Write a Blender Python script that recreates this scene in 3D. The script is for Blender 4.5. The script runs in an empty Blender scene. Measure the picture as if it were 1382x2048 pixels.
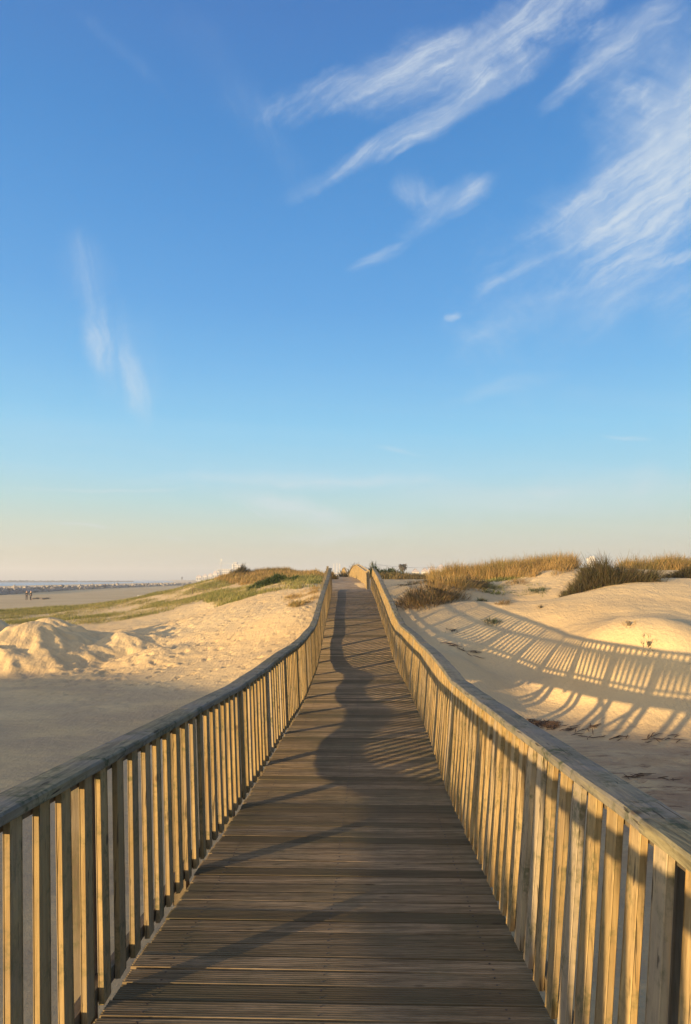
import bpy, bmesh, math, random
import numpy as np
from mathutils import Vector
random.seed(7); rng = np.random.default_rng(11)
C = bpy.context.scene
col = C.collection
R = math.radians
# ------------------------------------------------------------------ camera, sky, sun, exposure
# world: eye at the origin height 0, +Y forward, metres
F = 1420.0; W0, H0 = 1382, 2048
PITCH = math.atan(134 / F)
cam = bpy.data.cameras.new("camera"); camo = bpy.data.objects.new("camera", cam); col.objects.link(camo)
cam.sensor_fit = 'VERTICAL'; cam.sensor_height = 36; cam.lens = 36 * F / H0
cam.clip_start = 0.05; cam.clip_end = 20000
camo.rotation_euler = (R(90) + PITCH, 0, 0)
C.camera = camo
C.render.resolution_x = 691; C.render.resolution_y = 1024
TAN_E = 0.080; AZ = R(45.5)            # the sun is low behind the left shoulder
LX, LY = math.sin(AZ), math.cos(AZ)    # the way the light travels
SUN_EL = math.atan(TAN_E)
C.view_settings.view_transform = 'Standard'; C.view_settings.look = 'None'
C.view_settings.exposure = 1.4; C.view_settings.gamma = 1.0

def gdir(px, py):
    a, b = (px - 691) / F, (1024 - py) / F
    cp, sp = math.cos(PITCH), math.sin(PITCH)
    return Vector((a, cp - b * sp, sp + b * cp))

def sky():
    w = bpy.data.worlds.new("World"); C.world = w; w.use_nodes = True
    nt = w.node_tree; N = nt.nodes; L = nt.links
    for n in list(N): N.remove(n)
    def nd(t, **k):
        n = N.new(t)
        for a, b in k.items(): setattr(n, a, b)
        return n
    def m(op, a, b=None, clamp=False):
        n = nd('ShaderNodeMath', operation=op); n.use_clamp = clamp
        for i, v in enumerate((a, b)):
            if v is None: continue
            if isinstance(v, (int, float)): n.inputs[i].default_value = v
            else: L.new(v, n.inputs[i])
        return n.outputs[0]
    out = nd('ShaderNodeOutputWorld'); bg = nd('ShaderNodeBackground'); bg.inputs[1].default_value = 0.10
    L.new(bg.outputs[0], out.inputs[0])
    ns = nd('ShaderNodeTexSky', sky_type='NISHITA'); ns.sun_disc = False
    ns.sun_elevation = SUN_EL; ns.sun_rotation = AZ + math.pi
    ns.air_density = 1.0; ns.dust_density = 1.0; ns.ozone_density = 1.5
    tc = nd('ShaderNodeTexCoord'); sep = nd('ShaderNodeSeparateXYZ'); L.new(tc.outputs['Generated'], sep.inputs[0])
    X, Y, Z = sep.outputs
    # colour of the air by height above the horizon
    ramp = nd('ShaderNodeValToRGB'); cr = ramp.color_ramp
    def lin(h): return [((int(h[i:i+2], 16) / 255 + .055) / 1.055) ** 2.4 for i in (0, 2, 4)] + [1]
    stops = SKY_STOPS
    while len(cr.elements) < len(stops): cr.elements.new(0.5)
    for e, (py, h) in zip(cr.elements, stops):
        d = gdir(691, py).normalized(); e.position = max(0, d.z) ** 0.6; e.color = lin(h)
    zz = m('POWER', m('MAXIMUM', Z, 0.0), 0.6)
    wn = nd('ShaderNodeTexNoise'); wn.inputs['Scale'].default_value = 1.6; wn.inputs['Detail'].default_value = 2
    L.new(tc.outputs['Generated'], wn.inputs['Vector'])
    zz = m('ADD', zz, m('MULTIPLY', m('SUBTRACT', wn.outputs[0], 0.5), 0.05))
    L.new(zz, ramp.inputs[0])
    sc = nd('ShaderNodeVectorMath', operation='SCALE'); L.new(ramp.outputs[0], sc.inputs[0]); sc.inputs[3].default_value = SKY_GAIN
    mixn = nd('ShaderNodeMix', data_type='RGBA'); mixn.inputs[0].default_value = 0.97
    L.new(ns.outputs[0], mixn.inputs[6]); L.new(sc.outputs[0], mixn.inputs[7])
    # cirrus, in the tangent plane north of the place
    gy = m('MAXIMUM', Y, 0.08)
    cmb = nd('ShaderNodeCombineXYZ'); L.new(m('DIVIDE', X, gy), cmb.inputs[0]); L.new(m('DIVIDE', Z, gy), cmb.inputs[1])
    G = cmb.outputs[0]
    def noise(vec, scale, detail=5, rough=.6, dist=0, rot=0, sx=1, sy=1):
        mp = nd('ShaderNodeMapping', vector_type='TEXTURE'); mp.inputs['Rotation'].default_value[2] = rot
        mp.inputs['Scale'].default_value = (sx, sy, 1); L.new(vec, mp.inputs[0])
        n = nd('ShaderNodeTexNoise'); n.inputs['Scale'].default_value = scale; n.inputs['Detail'].default_value = detail
        n.inputs['Roughness'].default_value = rough; n.inputs['Distortion'].default_value = dist
        L.new(mp.outputs[0], n.inputs['Vector']); return n
    wob = noise(G, 2.6, 4)
    s1 = nd('ShaderNodeVectorMath', operation='SUBTRACT'); L.new(wob.outputs[1], s1.inputs[0]); s1.inputs[1].default_value = (.5, .5, .5)
    s2 = nd('ShaderNodeVectorMath', operation='SCALE'); L.new(s1.outputs[0], s2.inputs[0]); s2.inputs[3].default_value = 0.075
    s3 = nd('ShaderNodeVectorMath', operation='ADD'); L.new(G, s3.inputs[0]); L.new(s2.outputs[0], s3.inputs[1])
    Gw = s3.outputs[0]
    wob2 = noise(G, 9, 5); q1 = nd('ShaderNodeVectorMath', operation='SUBTRACT'); L.new(wob2.outputs[1], q1.inputs[0]); q1.inputs[1].default_value = (.5, .5, .5)
    q2 = nd('ShaderNodeVectorMath', operation='SCALE'); L.new(q1.outputs[0], q2.inputs[0]); q2.inputs[3].default_value = 0.05
    q3 = nd('ShaderNodeVectorMath', operation='ADD'); L.new(Gw, q3.inputs[0]); L.new(q2.outputs[0], q3.inputs[1]); Gw2 = q3.outputs[0]
    rag = noise(Gw, 5.0, 5, .65, .4).outputs[0]
    def curve(v, a, b, c=0.0, d=1.0):
        mr = nd('ShaderNodeMapRange'); mr.interpolation_type = 'SMOOTHSTEP'
        for k_, q_ in zip(('From Min', 'From Max', 'To Min', 'To Max'), (a, b, c, d)): mr.inputs[k_].default_value = q_
        L.new(v, mr.inputs[0]); return mr.outputs[0]
    streaks = {}
    def streak(ang, fine=1.0):
        dg = math.degrees(ang) % 180
        dg = 36 if 18 < dg < 75 else (0 if dg < 18 or dg > 150 else 106); k = (dg, fine)
        if k in streaks: return streaks[k]
        ang = R(dg)
        a = noise(Gw2, 7.5 * fine, 9, .68, .0, ang, 2.6, .22).outputs[0]       # long fibres
        b = noise(Gw, 3.0 * fine, 5, .58, .6, ang + .25, 1.2, .5).outputs[0]   # broad body
        c = noise(Gw2, 9.0 * fine, 7, .7, .9, ang - .3, 1.4, .45).outputs[0]    # feathered cross fibres
        body = curve(b, .34, .68); fib = curve(a, .40, .66); fe = curve(c, .42, .66)
        v = m('MULTIPLY', body, m('ADD', m('MULTIPLY', fib, .66), m('ADD', m('MULTIPLY', m('MULTIPLY', fe, fib), .45), m('ADD', m('MULTIPLY', fe, .12), .05))))
        streaks[k] = m('MULTIPLY', v, 1.25); return streaks[k]
    total = None
    for (x0, y0, x1, y1, wpx, inten, soft, fine) in CLOUDS:
        A, B = gdir(x0, y0), gdir(x1, y1)
        ax, az, bx_, bz = A.x / A.y, A.z / A.y, B.x / B.y, B.z / B.y
        cx_, cz = (ax + bx_) / 2, (az + bz) / 2
        ang = math.atan2(bz - az, bx_ - ax); ln = math.hypot(bx_ - ax, bz - az) / 2
        mp = nd('ShaderNodeMapping', vector_type='TEXTURE')
        mp.inputs['Location'].default_value = (cx_, cz, 0); mp.inputs['Rotation'].default_value[2] = ang
        mp.inputs['Scale'].default_value = (ln, wpx / F, 1)
        L.new(Gw, mp.inputs[0])
        vl = nd('ShaderNodeVectorMath', operation='LENGTH'); L.new(mp.outputs[0], vl.inputs[0])
        mr = nd('ShaderNodeMapRange'); mr.interpolation_type = 'SMOOTHSTEP'
        mr.inputs['From Min'].default_value = 1.35; mr.inputs['From Max'].default_value = soft; L.new(m('ADD', vl.outputs['Value'], m('MULTIPLY', m('SUBTRACT', rag, .5), 2.4)), mr.inputs[0])
        v = m('MULTIPLY', m('MULTIPLY', mr.outputs[0], inten), m('ADD', m('MULTIPLY', streak(ang, fine), .85), .18))
        total = v if total is None else m('ADD', total, v)
    # thin veils low over the horizon
    v2 = noise(G, 2.2, 6, .6, .3, R(-4), 3.2, .22)
    mr = nd('ShaderNodeMapRange'); mr.inputs['From Min'].default_value = .48; mr.inputs['From Max'].default_value = .75; L.new(v2.outputs[0], mr.inputs[0])
    low = nd('ShaderNodeMapRange'); low.inputs['From Min'].default_value = .30; low.inputs['From Max'].default_value = .10; L.new(Z, low.inputs[0])
    total = m('ADD', total, m('MULTIPLY', m('MULTIPLY', mr.outputs[0], low.outputs[0]), .35))
    total = m('MULTIPLY', m('SUBTRACT', 1.0, m('POWER', 2.718, m('MULTIPLY', m('MAXIMUM', total, 0.0), -.95))), .86)
    cl = nd('ShaderNodeMix', data_type='RGBA'); L.new(total, cl.inputs[0]); L.new(mixn.outputs[2], cl.inputs[6])
    cc = nd('ShaderNodeVectorMath', operation='SCALE'); cc.inputs[0].default_value = (0.70, 0.78, 0.84); cc.inputs[3].default_value = SKY_GAIN
    L.new(cc.outputs[0], cl.inputs[7])
    # warm fill glow added round the low sun, behind the viewer
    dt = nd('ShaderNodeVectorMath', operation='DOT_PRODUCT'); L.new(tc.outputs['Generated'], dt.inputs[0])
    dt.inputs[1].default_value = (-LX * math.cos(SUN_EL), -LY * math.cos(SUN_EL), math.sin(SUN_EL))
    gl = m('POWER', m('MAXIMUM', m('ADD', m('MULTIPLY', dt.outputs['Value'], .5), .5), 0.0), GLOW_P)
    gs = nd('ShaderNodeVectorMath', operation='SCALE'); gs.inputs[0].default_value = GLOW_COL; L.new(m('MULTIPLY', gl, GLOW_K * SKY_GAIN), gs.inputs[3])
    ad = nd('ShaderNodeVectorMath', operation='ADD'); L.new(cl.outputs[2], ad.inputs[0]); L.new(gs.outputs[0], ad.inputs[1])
    # and pale fill light added over that unseen half of the sky
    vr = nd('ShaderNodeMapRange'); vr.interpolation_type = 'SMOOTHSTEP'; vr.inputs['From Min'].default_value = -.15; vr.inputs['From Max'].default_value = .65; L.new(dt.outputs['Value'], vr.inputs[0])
    vs = nd('ShaderNodeVectorMath', operation='SCALE'); vs.inputs[0].default_value = BACK_FILL_COL; L.new(m('MULTIPLY', vr.outputs[0], BACK_FILL_K * SKY_GAIN), vs.inputs[3])
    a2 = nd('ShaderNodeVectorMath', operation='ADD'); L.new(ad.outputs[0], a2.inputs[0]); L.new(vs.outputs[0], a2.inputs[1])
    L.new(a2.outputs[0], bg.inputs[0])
    w.cycles.sampling_method = 'MANUAL'; w.cycles.sample_map_resolution = 256

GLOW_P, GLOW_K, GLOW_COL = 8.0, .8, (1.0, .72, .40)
BACK_FILL_K, BACK_FILL_COL = .60, (.92, .78, .55)  # fill light added to the unseen back sky to lift the shade
SKY_GAIN = 10 / 2 ** C.view_settings.exposure
SKY_STOPS = [(1160, 'a9b0ae'), (1140, 'bec1b4'), (1105, 'cccdba'), (1060, 'c6d6ca'), (1010, 'b4dadd'), (950, 'a0d7ee'), (860, '88cdf3'),
             (740, '70b9ee'), (600, '5ca6e5'), (430, '4e98db'), (250, '438bd0'), (60, '4280c6'), (-250, '3a6fb6')]
# x0,y0 -> x1,y1 axis, half width, strength, softness, fineness
CLOUDS = [
    (560, 215, 900, 110, 50, 1.0, .0, 1.0), (700, 200, 1120, 30, 75, 1.5, .0, 1.0), (900, 110, 1290, -90, 60, 1.6, .0, 1.0), (600, 380, 1000, 170, 26, 1.3, .0, 1.0), (820, 260, 1150, 60, 40, 1.3, .0, 1.0),
    (780, 320, 900, 225, 10, .8, .0, 1.0),
    (1000, 600, 1500, 130, 120, 1.5, .0, 1.0), (1120, 480, 1500, 280, 95, 1.5, .0, 1.0), (1250, 360, 1560, 120, 110, 1.3, .0, 1.0), (980, 585, 1130, 490, 14, 1.2, .0, 1.0), (1000, 640, 1420, 560, 55, .7, .0, 1.0),
    (1150, 700, 1560, 0, 260, .5, .0, 1.0), (1070, 225, 1230, 90, 20, 1.1, .0, 1.0), (1150, 160, 1420, -30, 60, .9, .0, 1.0), (1270, 555, 1420, 505, 14, 1.2, .0, 1.0), (1290, 240, 1450, 60, 60, .7, .0, 1.0),
    (820, 455, 985, 345, 30, 1.3, .0, 1.6), (800, 350, 870, 420, 34, 1.1, .0, 1.6), (705, 545, 815, 485, 14, .6, .0, 1.6), (895, 643, 930, 632, 7, .9, .0, 1.6),
    (178, 585, 222, 790, 28, .8, .0, 1.0), (258, 710, 305, 870, 24, 1.2, .0, 1.0), (215, 600, 290, 830, 60, .35, .0, 1.0), (130, 480, 200, 600, 50, .35, .0, 1.0),
    (880, 805, 1150, 742, 14, .4, .0, 1.0), (740, 888, 850, 912, 6, .8, .0, 1.0), (160, 10, 330, 190, 16, .2, .0, 1.0), (380, 60, 600, 350, 50, .14, .0, 1.0),
    (485, 1010, 550, 1038, 2.2, 1.6, .2, 1.0), (-20, 974, 430, 975, 5, 1.4, .2, 1.0), (400, 975, 720, 1045, 26, 1.7, .0, 1.0), (250, 955, 900, 962, 16, 1.5, .0, 1.0), (1210, 865, 1310, 876, 4, 1.0, .2, 1.0),
    (100, 1046, 260, 1057, 5, 1.2, .2, 1.0), (320, 1072, 390, 1073, 4, 1.2, .2, 1.0), (800, 1010, 1400, 965, 44, 1.4, .0, 1.0), (1250, 960, 1330, 930, 30, .6, .0, 1.0), (480, 1075, 800, 1055, 14, .9, .0, 1.0)]
sky()
sl = bpy.data.lights.new("sun", 'SUN'); sl.energy = 5.0; sl.angle = R(0.53); sl.color = (1.0, 0.72, 0.35)
so = bpy.data.objects.new("sun", sl); col.objects.link(so)
so.rotation_euler = Vector((LX, LY, -TAN_E)).to_track_quat('-Z', 'Y').to_euler()
so.location = (-20, -20, 12)

# ------------------------------------------------------------------ helpers
def tag(o, label=None, cat=None, group=None, kind=None):
    if label: o['label'] = label
    if cat: o['category'] = cat
    if group: o['group'] = group
    if kind: o['kind'] = kind
    return o
def empty(name, loc, label=None, cat=None, group=None):
    o = bpy.data.objects.new(name, None); o.empty_display_size = .2; col.objects.link(o); o.location = loc
    return tag(o, label, cat, group)
def adopt(o, root):
    o.parent = root
    p = root; off = Vector((0, 0, 0))
    while p is not None: off += p.location; p = p.parent
    o.location = Vector(o.location) - off
    return o
class MB:
    """collects shapes, then links them as one mesh"""
    def __init__(s): s.v = []; s.f = []; s.c = []; s.n = 0; s.vc = []
    def add(s, v, f, tint=0.5):
        s.v.extend([tuple(p) for p in v]); s.f.extend([tuple(i + s.n for i in q) for q in f]); s.vc.extend([tint] * len(v)); s.n += len(v)
    def bar(s, a, b, w, h, up=(0, 0, 1), tint=0.5, taper=1.0, chamfer=0.0):
        """a box from a to b, w across, h along up"""
        a = Vector(a); b = Vector(b); d = (b - a).normalized(); u = Vector(up)
        x = d.cross(u).normalized(); u = x.cross(d).normalized()
        v = []
        for p, k in ((a, 1), (b, taper)):
            if chamfer:
                c = chamfer
                for sx, su in ((-1, -1), (1, -1), (1, 1), (-1, 1)):
                    q1 = (sx * (w / 2 - (c if sx * su > 0 else 0)), su * (h / 2 - (0 if sx * su > 0 else c)))
                    q2 = (sx * (w / 2 - (0 if sx * su > 0 else c)), su * (h / 2 - (c if sx * su > 0 else 0)))
                    v += [p + x * q1[0] * k + u * q1[1] * k, p + x * q2[0] * k + u * q2[1] * k]
            else:
                for sx, su in ((-1, -1), (1, -1), (1, 1), (-1, 1)):
                    v.append(p + x * (sx * w / 2 * k) + u * (su * h / 2 * k))
        n = len(v) // 2
        f = [tuple(range(n))[::-1], tuple(range(n, 2 * n))] + [(i, (i + 1) % n, n + (i + 1) % n, n + i) for i in range(n)]
        s.add(v, f, tint)
    def tube(s, pts, rad, n=6, tint=.5):
        pts = [Vector(p) for p in pts]; v = []; f = []
        if not hasattr(rad, '__len__'): rad = [rad] * len(pts)
        for i, p in enumerate(pts):
            d = (pts[min(i + 1, len(pts) - 1)] - pts[max(i - 1, 0)]).normalized()
            x = d.cross(Vector((.13, .31, .94))).normalized(); y = d.cross(x)
            for k in range(n):
                t = 2 * math.pi * k / n; v.append(p + (x * math.cos(t) + y * math.sin(t)) * rad[i])
        for i in range(len(pts) - 1):
            for k in range(n):
                f.append((i * n + k, i * n + (k + 1) % n, (i + 1) * n + (k + 1) % n, (i + 1) * n + k))
        f.append(tuple(range(n))[::-1]); f.append(tuple(range(len(v) - n, len(v)))); s.add(v, f, tint)
    def blob(s, c, r, rough=.25, seed=0, sub=2, tint=.5):
        bm = bmesh.new(); bmesh.ops.create_icosphere(bm, subdivisions=sub, radius=1)
        rr = random.Random(seed); ph = [rr.uniform(0, 6.28) for _ in range(9)]
        v = []
        for q in bm.verts:
            p = q.co.normalized()
            k = 1 + rough * (math.sin(2.3 * p.x + ph[0]) * math.sin(2.9 * p.y + ph[1]) + .6 * math.sin(4.7 * p.z + ph[2] + 2 * p.x) + .4 * math.sin(7 * p.y + ph[3]) * math.sin(6 * p.x + ph[4]))
            v.append((c[0] + p.x * r[0] * k, c[1] + p.y * r[1] * k, c[2] + p.z * r[2] * k))
        bm.verts.index_update(); f = [tuple(x.index for x in q.verts) for q in bm.faces]; bm.free()
        s.add(v, f, tint)
    def build(s, name, mat, root=None, smooth=False):
        me = bpy.data.meshes.new(name); me.from_pydata(s.v, [], s.f)
        at = me.attributes.new('tint', 'FLOAT', 'POINT'); at.data.foreach_set('value', np.array(s.vc, dtype=np.float32))
        me.materials.append(mat)
        if smooth: me.polygons.foreach_set('use_smooth', [True] * len(me.polygons))
        o = bpy.data.objects.new(name, me); col.objects.link(o)
        if root is not None: adopt(o, root)
        return o
def mesh_np(name, V, Fq, mat, tint=None, smooth=False, root=None, quad=4):
    me = bpy.data.meshes.new(name); nf = len(Fq)
    me.vertices.add(len(V)); me.vertices.foreach_set('co', np.ascontiguousarray(V, dtype=np.float32).ravel())
    me.loops.add(nf * quad); me.loops.foreach_set('vertex_index', np.ascontiguousarray(Fq, dtype=np.int32).ravel())
    me.polygons.add(nf); me.polygons.foreach_set('loop_start', np.arange(0, nf * quad, quad, dtype=np.int32))
    me.polygons.foreach_set('loop_total', np.full(nf, quad, dtype=np.int32))
    if smooth: me.polygons.foreach_set('use_smooth', np.ones(nf, dtype=bool))
    me.update(calc_edges=True)
    if tint is not None:
        at = me.attributes.new('tint', 'FLOAT', 'POINT'); at.data.foreach_set('value', np.asarray(tint, dtype=np.float32))
    me.materials.append(mat); o = bpy.data.objects.new(name, me); col.objects.link(o)
    if root is not None: adopt(o, root)
    return o

# value noise on arrays
_P = rng.permutation(4096)
_G = rng.random(4096) * 2 - 1
def vnoise(x, y):
    xi = np.floor(x).astype(np.int64); yi = np.floor(y).astype(np.int64); fx = x - xi; fy = y - yi
    fx = fx * fx * fx * (fx * (fx * 6 - 15) + 10); fy = fy * fy * fy * (fy * (fy * 6 - 15) + 10)
    def g(a, b): return _G[_P[(_P[a & 4095] + b) & 4095]]
    return (g(xi, yi) * (1 - fx) + g(xi + 1, yi) * fx) * (1 - fy) + (g(xi, yi + 1) * (1 - fx) + g(xi + 1, yi + 1) * fx) * fy
def fbm(x, y, o=4, g=.5):
    a = 1; s = 0; t = 0
    for i in range(o):
        s = s + a * vnoise(x + 17.3 * i, y - 9.1 * i); t += a; a *= g; x = x * 2.03; y = y * 2.03
    return s / t
def sstep(a, b, x):
    t = np.clip((x - a) / (b - a), 0, 1); return t * t * (3 - 2 * t)

# ------------------------------------------------------------------ the walkway's line
_yy = np.arange(-14, 140, 0.05)
def _table(pts, sig):
    p = np.array(pts); t = np.interp(_yy, p[:, 0], p[:, 1]); k = np.exp(-.5 * (np.arange(-60, 61) * .05 / sig) ** 2); k /= k.sum()
    return np.convolve(np.pad(t, 60, 'edge'), k, 'valid')
_cx = _table([(-14, -.5), (0, -.17), (3, -.097), (7, .03), (9.1, .13), (12.5, .24), (17, .26), (23, .27), (28.5, .30), (34, .27), (45, .05), (60, -.34), (75, -.7), (110, -1.5), (140, -2.5)], .8)
_dz = _table([(-14, -.9), (0, -1.61), (3, -1.782), (6.9, -2.0), (9.0, -1.985), (11.7, -2.065), (13.8, -2.045), (16, -2.08), (17.2, -2.01), (18.5, -1.88), (20.1, -1.69), (22.8, -1.46), (25.2, -1.23), (28.5, -.92), (33, -.54), (36, -.44), (48, -.05), (60, .18), (68, .05), (80, -.75), (95, 0), (110, .5), (140, 0)], .28)
def cx(y): return np.interp(y, _yy, _cx)
def dz(y): return np.interp(y, _yy, _dz)
HW = 0.888

# ------------------------------------------------------------------ terrain
def P(px, py, d):
    """a point seen at px,py that stands d metres ahead"""
    g = gdir(px, py); k = d / g.y; return (g.x * k, d, g.z * k)
BASE = -3.5
def shadow_pt(px, py, x_off, up):
    """where the light past the railing top / under the deck meets the dune: solves for distance"""
    g = gdir(px, py); best = None
    for d in np.arange(10, 45, .05):
        X, z = g.x / g.y * d, g.z / g.y * d
        y0 = d
        for _ in range(6):
            s = (X - (cx(y0) + x_off)) / LX; y0 = d - LY * s
        e = dz(y0) + up - TAN_E * s - z
        if best is None or abs(e) < best[0]: best = (abs(e), (X, d, z))
    return best[1]
CP = []
for q in ((874.7, 1163.6), (911.9, 1175), (963, 1203), (1028, 1228.7), (1070, 1245), (1111.6, 1258.9), (1181, 1279.8), (1251, 1291), (1315, 1300), (1382, 1307.6)):
    CP.append(shadow_pt(q[0], q[1], .99, 1.03))
for q in ((972, 1348.5), (1037, 1361), (1149, 1385.7), (1204.5, 1399.6), (1274, 1410.7), (1348.6, 1423.8), (1400, 1431)):
    CP.append(shadow_pt(q[0], q[1], -.98, -.13))
SH = list(CP)
for a_, b_ in ((1050, 1462), (1100, 1465), (1150, 1468), (1204, 1472), (1260, 1477), (1320, 1482), (1382, 1487), (1430, 1492)):
    g_ = gdir(a_, b_); d_ = BASE / (g_.z / g_.y); CP.append((g_.x / g_.y * d_, d_, BASE)); f_ = CP[-1]
    near_ = [t_ for t_ in SH[10:] if abs(t_[0] / t_[1] - f_[0] / f_[1]) < .03]
    for t_ in near_[:1]: CP.append(tuple((p_ + q_) / 2 for p_, q_ in zip(t_, f_)))
CP += [P(*q) for q in (
    # right dune above the shadow
    (1382, 1168, 26), (1250, 1172, 26), (1150, 1187, 26.5), (1382, 1230, 22.2), (1250, 1236, 21.8), (1450, 1200, 24), (1250, 1159, 31), (1382, 1157, 32), (1205, 1166, 28.5), (1500, 1165, 27), (1320, 1200, 23.9), (1200, 1210, 23.6),
    (1100, 1140, 36), (1000, 1152, 39), (900, 1156, 43), (1382, 1143, 41), (1250, 1140, 40), (820, 1160, 46), (1090, 1212, 28.5), (1040, 1212, 29),
    (980, 1178, 33), (1060, 1170, 33), (940, 1168, 36), (860, 1172, 37),
    (830, 1230, 26), (800, 1200, 30.5), (900, 1280, 21.8), (940, 1318, 20), (880, 1310, 20.3), (990, 1410, 17.6), (1500, 1240, 21.5), (1500, 1300, 18.8), (1600, 1180, 25),
    # left sand and dune
    (450, 1300, 27.0), (600, 1250, 27.5), (520, 1230, 31), (550, 1182, 39), (620, 1170, 40), (300, 1215, 58), (400, 1225, 42), (100, 1240, 52), (0, 1234, 62), (-150, 1235, 62),
    (150, 1215, 70), (300, 1192, 72), (400, 1167, 72), (480, 1150, 70), (600, 1152, 60), (540, 1168, 46), (470, 1190, 46), (-100, 1225, 70), (650, 1153, 58))]
CP += [(x, y, BASE) for x, y in ((-30, -5), (-18, 4), (-8, 2), (-3, 0), (0, 4), (4, 4), (-30, 12), (-18, 14), (-8, 12), (-2, 10), (2, 10), (5, 10), (9, 11), (4, 15), (-2, 16), (-6, 20), (-12, 22), (-20, 22), (-30, 22),
        (15, 0), (8, -4), (20, -10), (-15, -15), (0, -14), (7.3, 14.4), (13, 8), (20, 8))]
CP += [(0, 19, -3.3), (0, 22, -2.75), (0.2, 26, -1.95), (.25, 30, -1.2), (-2.2, 30, -1.15), (-2.5, 24, -2.6), (-40, 30, -3.4), (-45, 45, -3.5), (-45, 62, -3.55), (-60, 80, -3.7), (-35, 85, -3.7), (-22, 95, -3.6), (-14, 95, -3), (-5, 85, -.8), (4, 60, 0), (10, 60, -.2), (25, 60, -.3), (14, 80, -1.5), (30, 30, -.2), (32, 14, -2.6), (22, 14, -2.9), (35, 45, 0), (14, 20, -2.1), (-90, 60, -3.9), (0, 110, -1.6), (40, 100, -2), (-60, 120, -3.75)]
CP = np.array(CP)
def _solve():
    d = np.linalg.norm(CP[:, None, :2] - CP[None, :, :2], axis=2)
    K = d ** 2 * np.log(d + 1e-9); K[d == 0] = 0
    n = len(CP); A = np.zeros((n + 3, n + 3)); A[:n, :n] = K + np.eye(n) * .5
    Pm = np.c_[np.ones(n), CP[:, :2]]; A[:n, n:] = Pm; A[n:, :n] = Pm.T
    return np.linalg.solve(A, np.r_[CP[:, 2], 0, 0, 0])
_W = _solve()
MOUNDS = []   # x, y, height, rx, ry, angle
def base_z(x, y):
    r2 = (x - CP[:, 0]) ** 2 + (y - CP[:, 1]) ** 2
    return max(float(_W[-3] + _W[-2] * x + _W[-1] * y + (_W[:-3] * .5 * r2 * np.log(r2 + 1e-9)).sum()), BASE - .12)
def mound(px, top, d, rx, ry, a=0):
    x, y, z = P(px, top, d); MOUNDS.append((x, y, (z - base_z(x, y)) * 1.08 - .0, rx, ry, R(a)))
mound(-170, 1240, 29, 2.6, 2.2); mound(-45, 1243, 29.5, 2.3, 2.0); mound(54, 1256, 28.6, 2.1, 1.7, 10); mound(95, 1238, 34.5, 1.9, 1.4); mound(150, 1264, 31.5, 1.2, 1.1)
mound(238, 1268, 30.2, 1.15, 1.1); mound(312, 1297, 27.6, 1.15, 1.0, 20); mound(268, 1322, 27.0, .7, .6); mound(0, 1300, 27.0, 1.5, 1.0)
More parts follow.
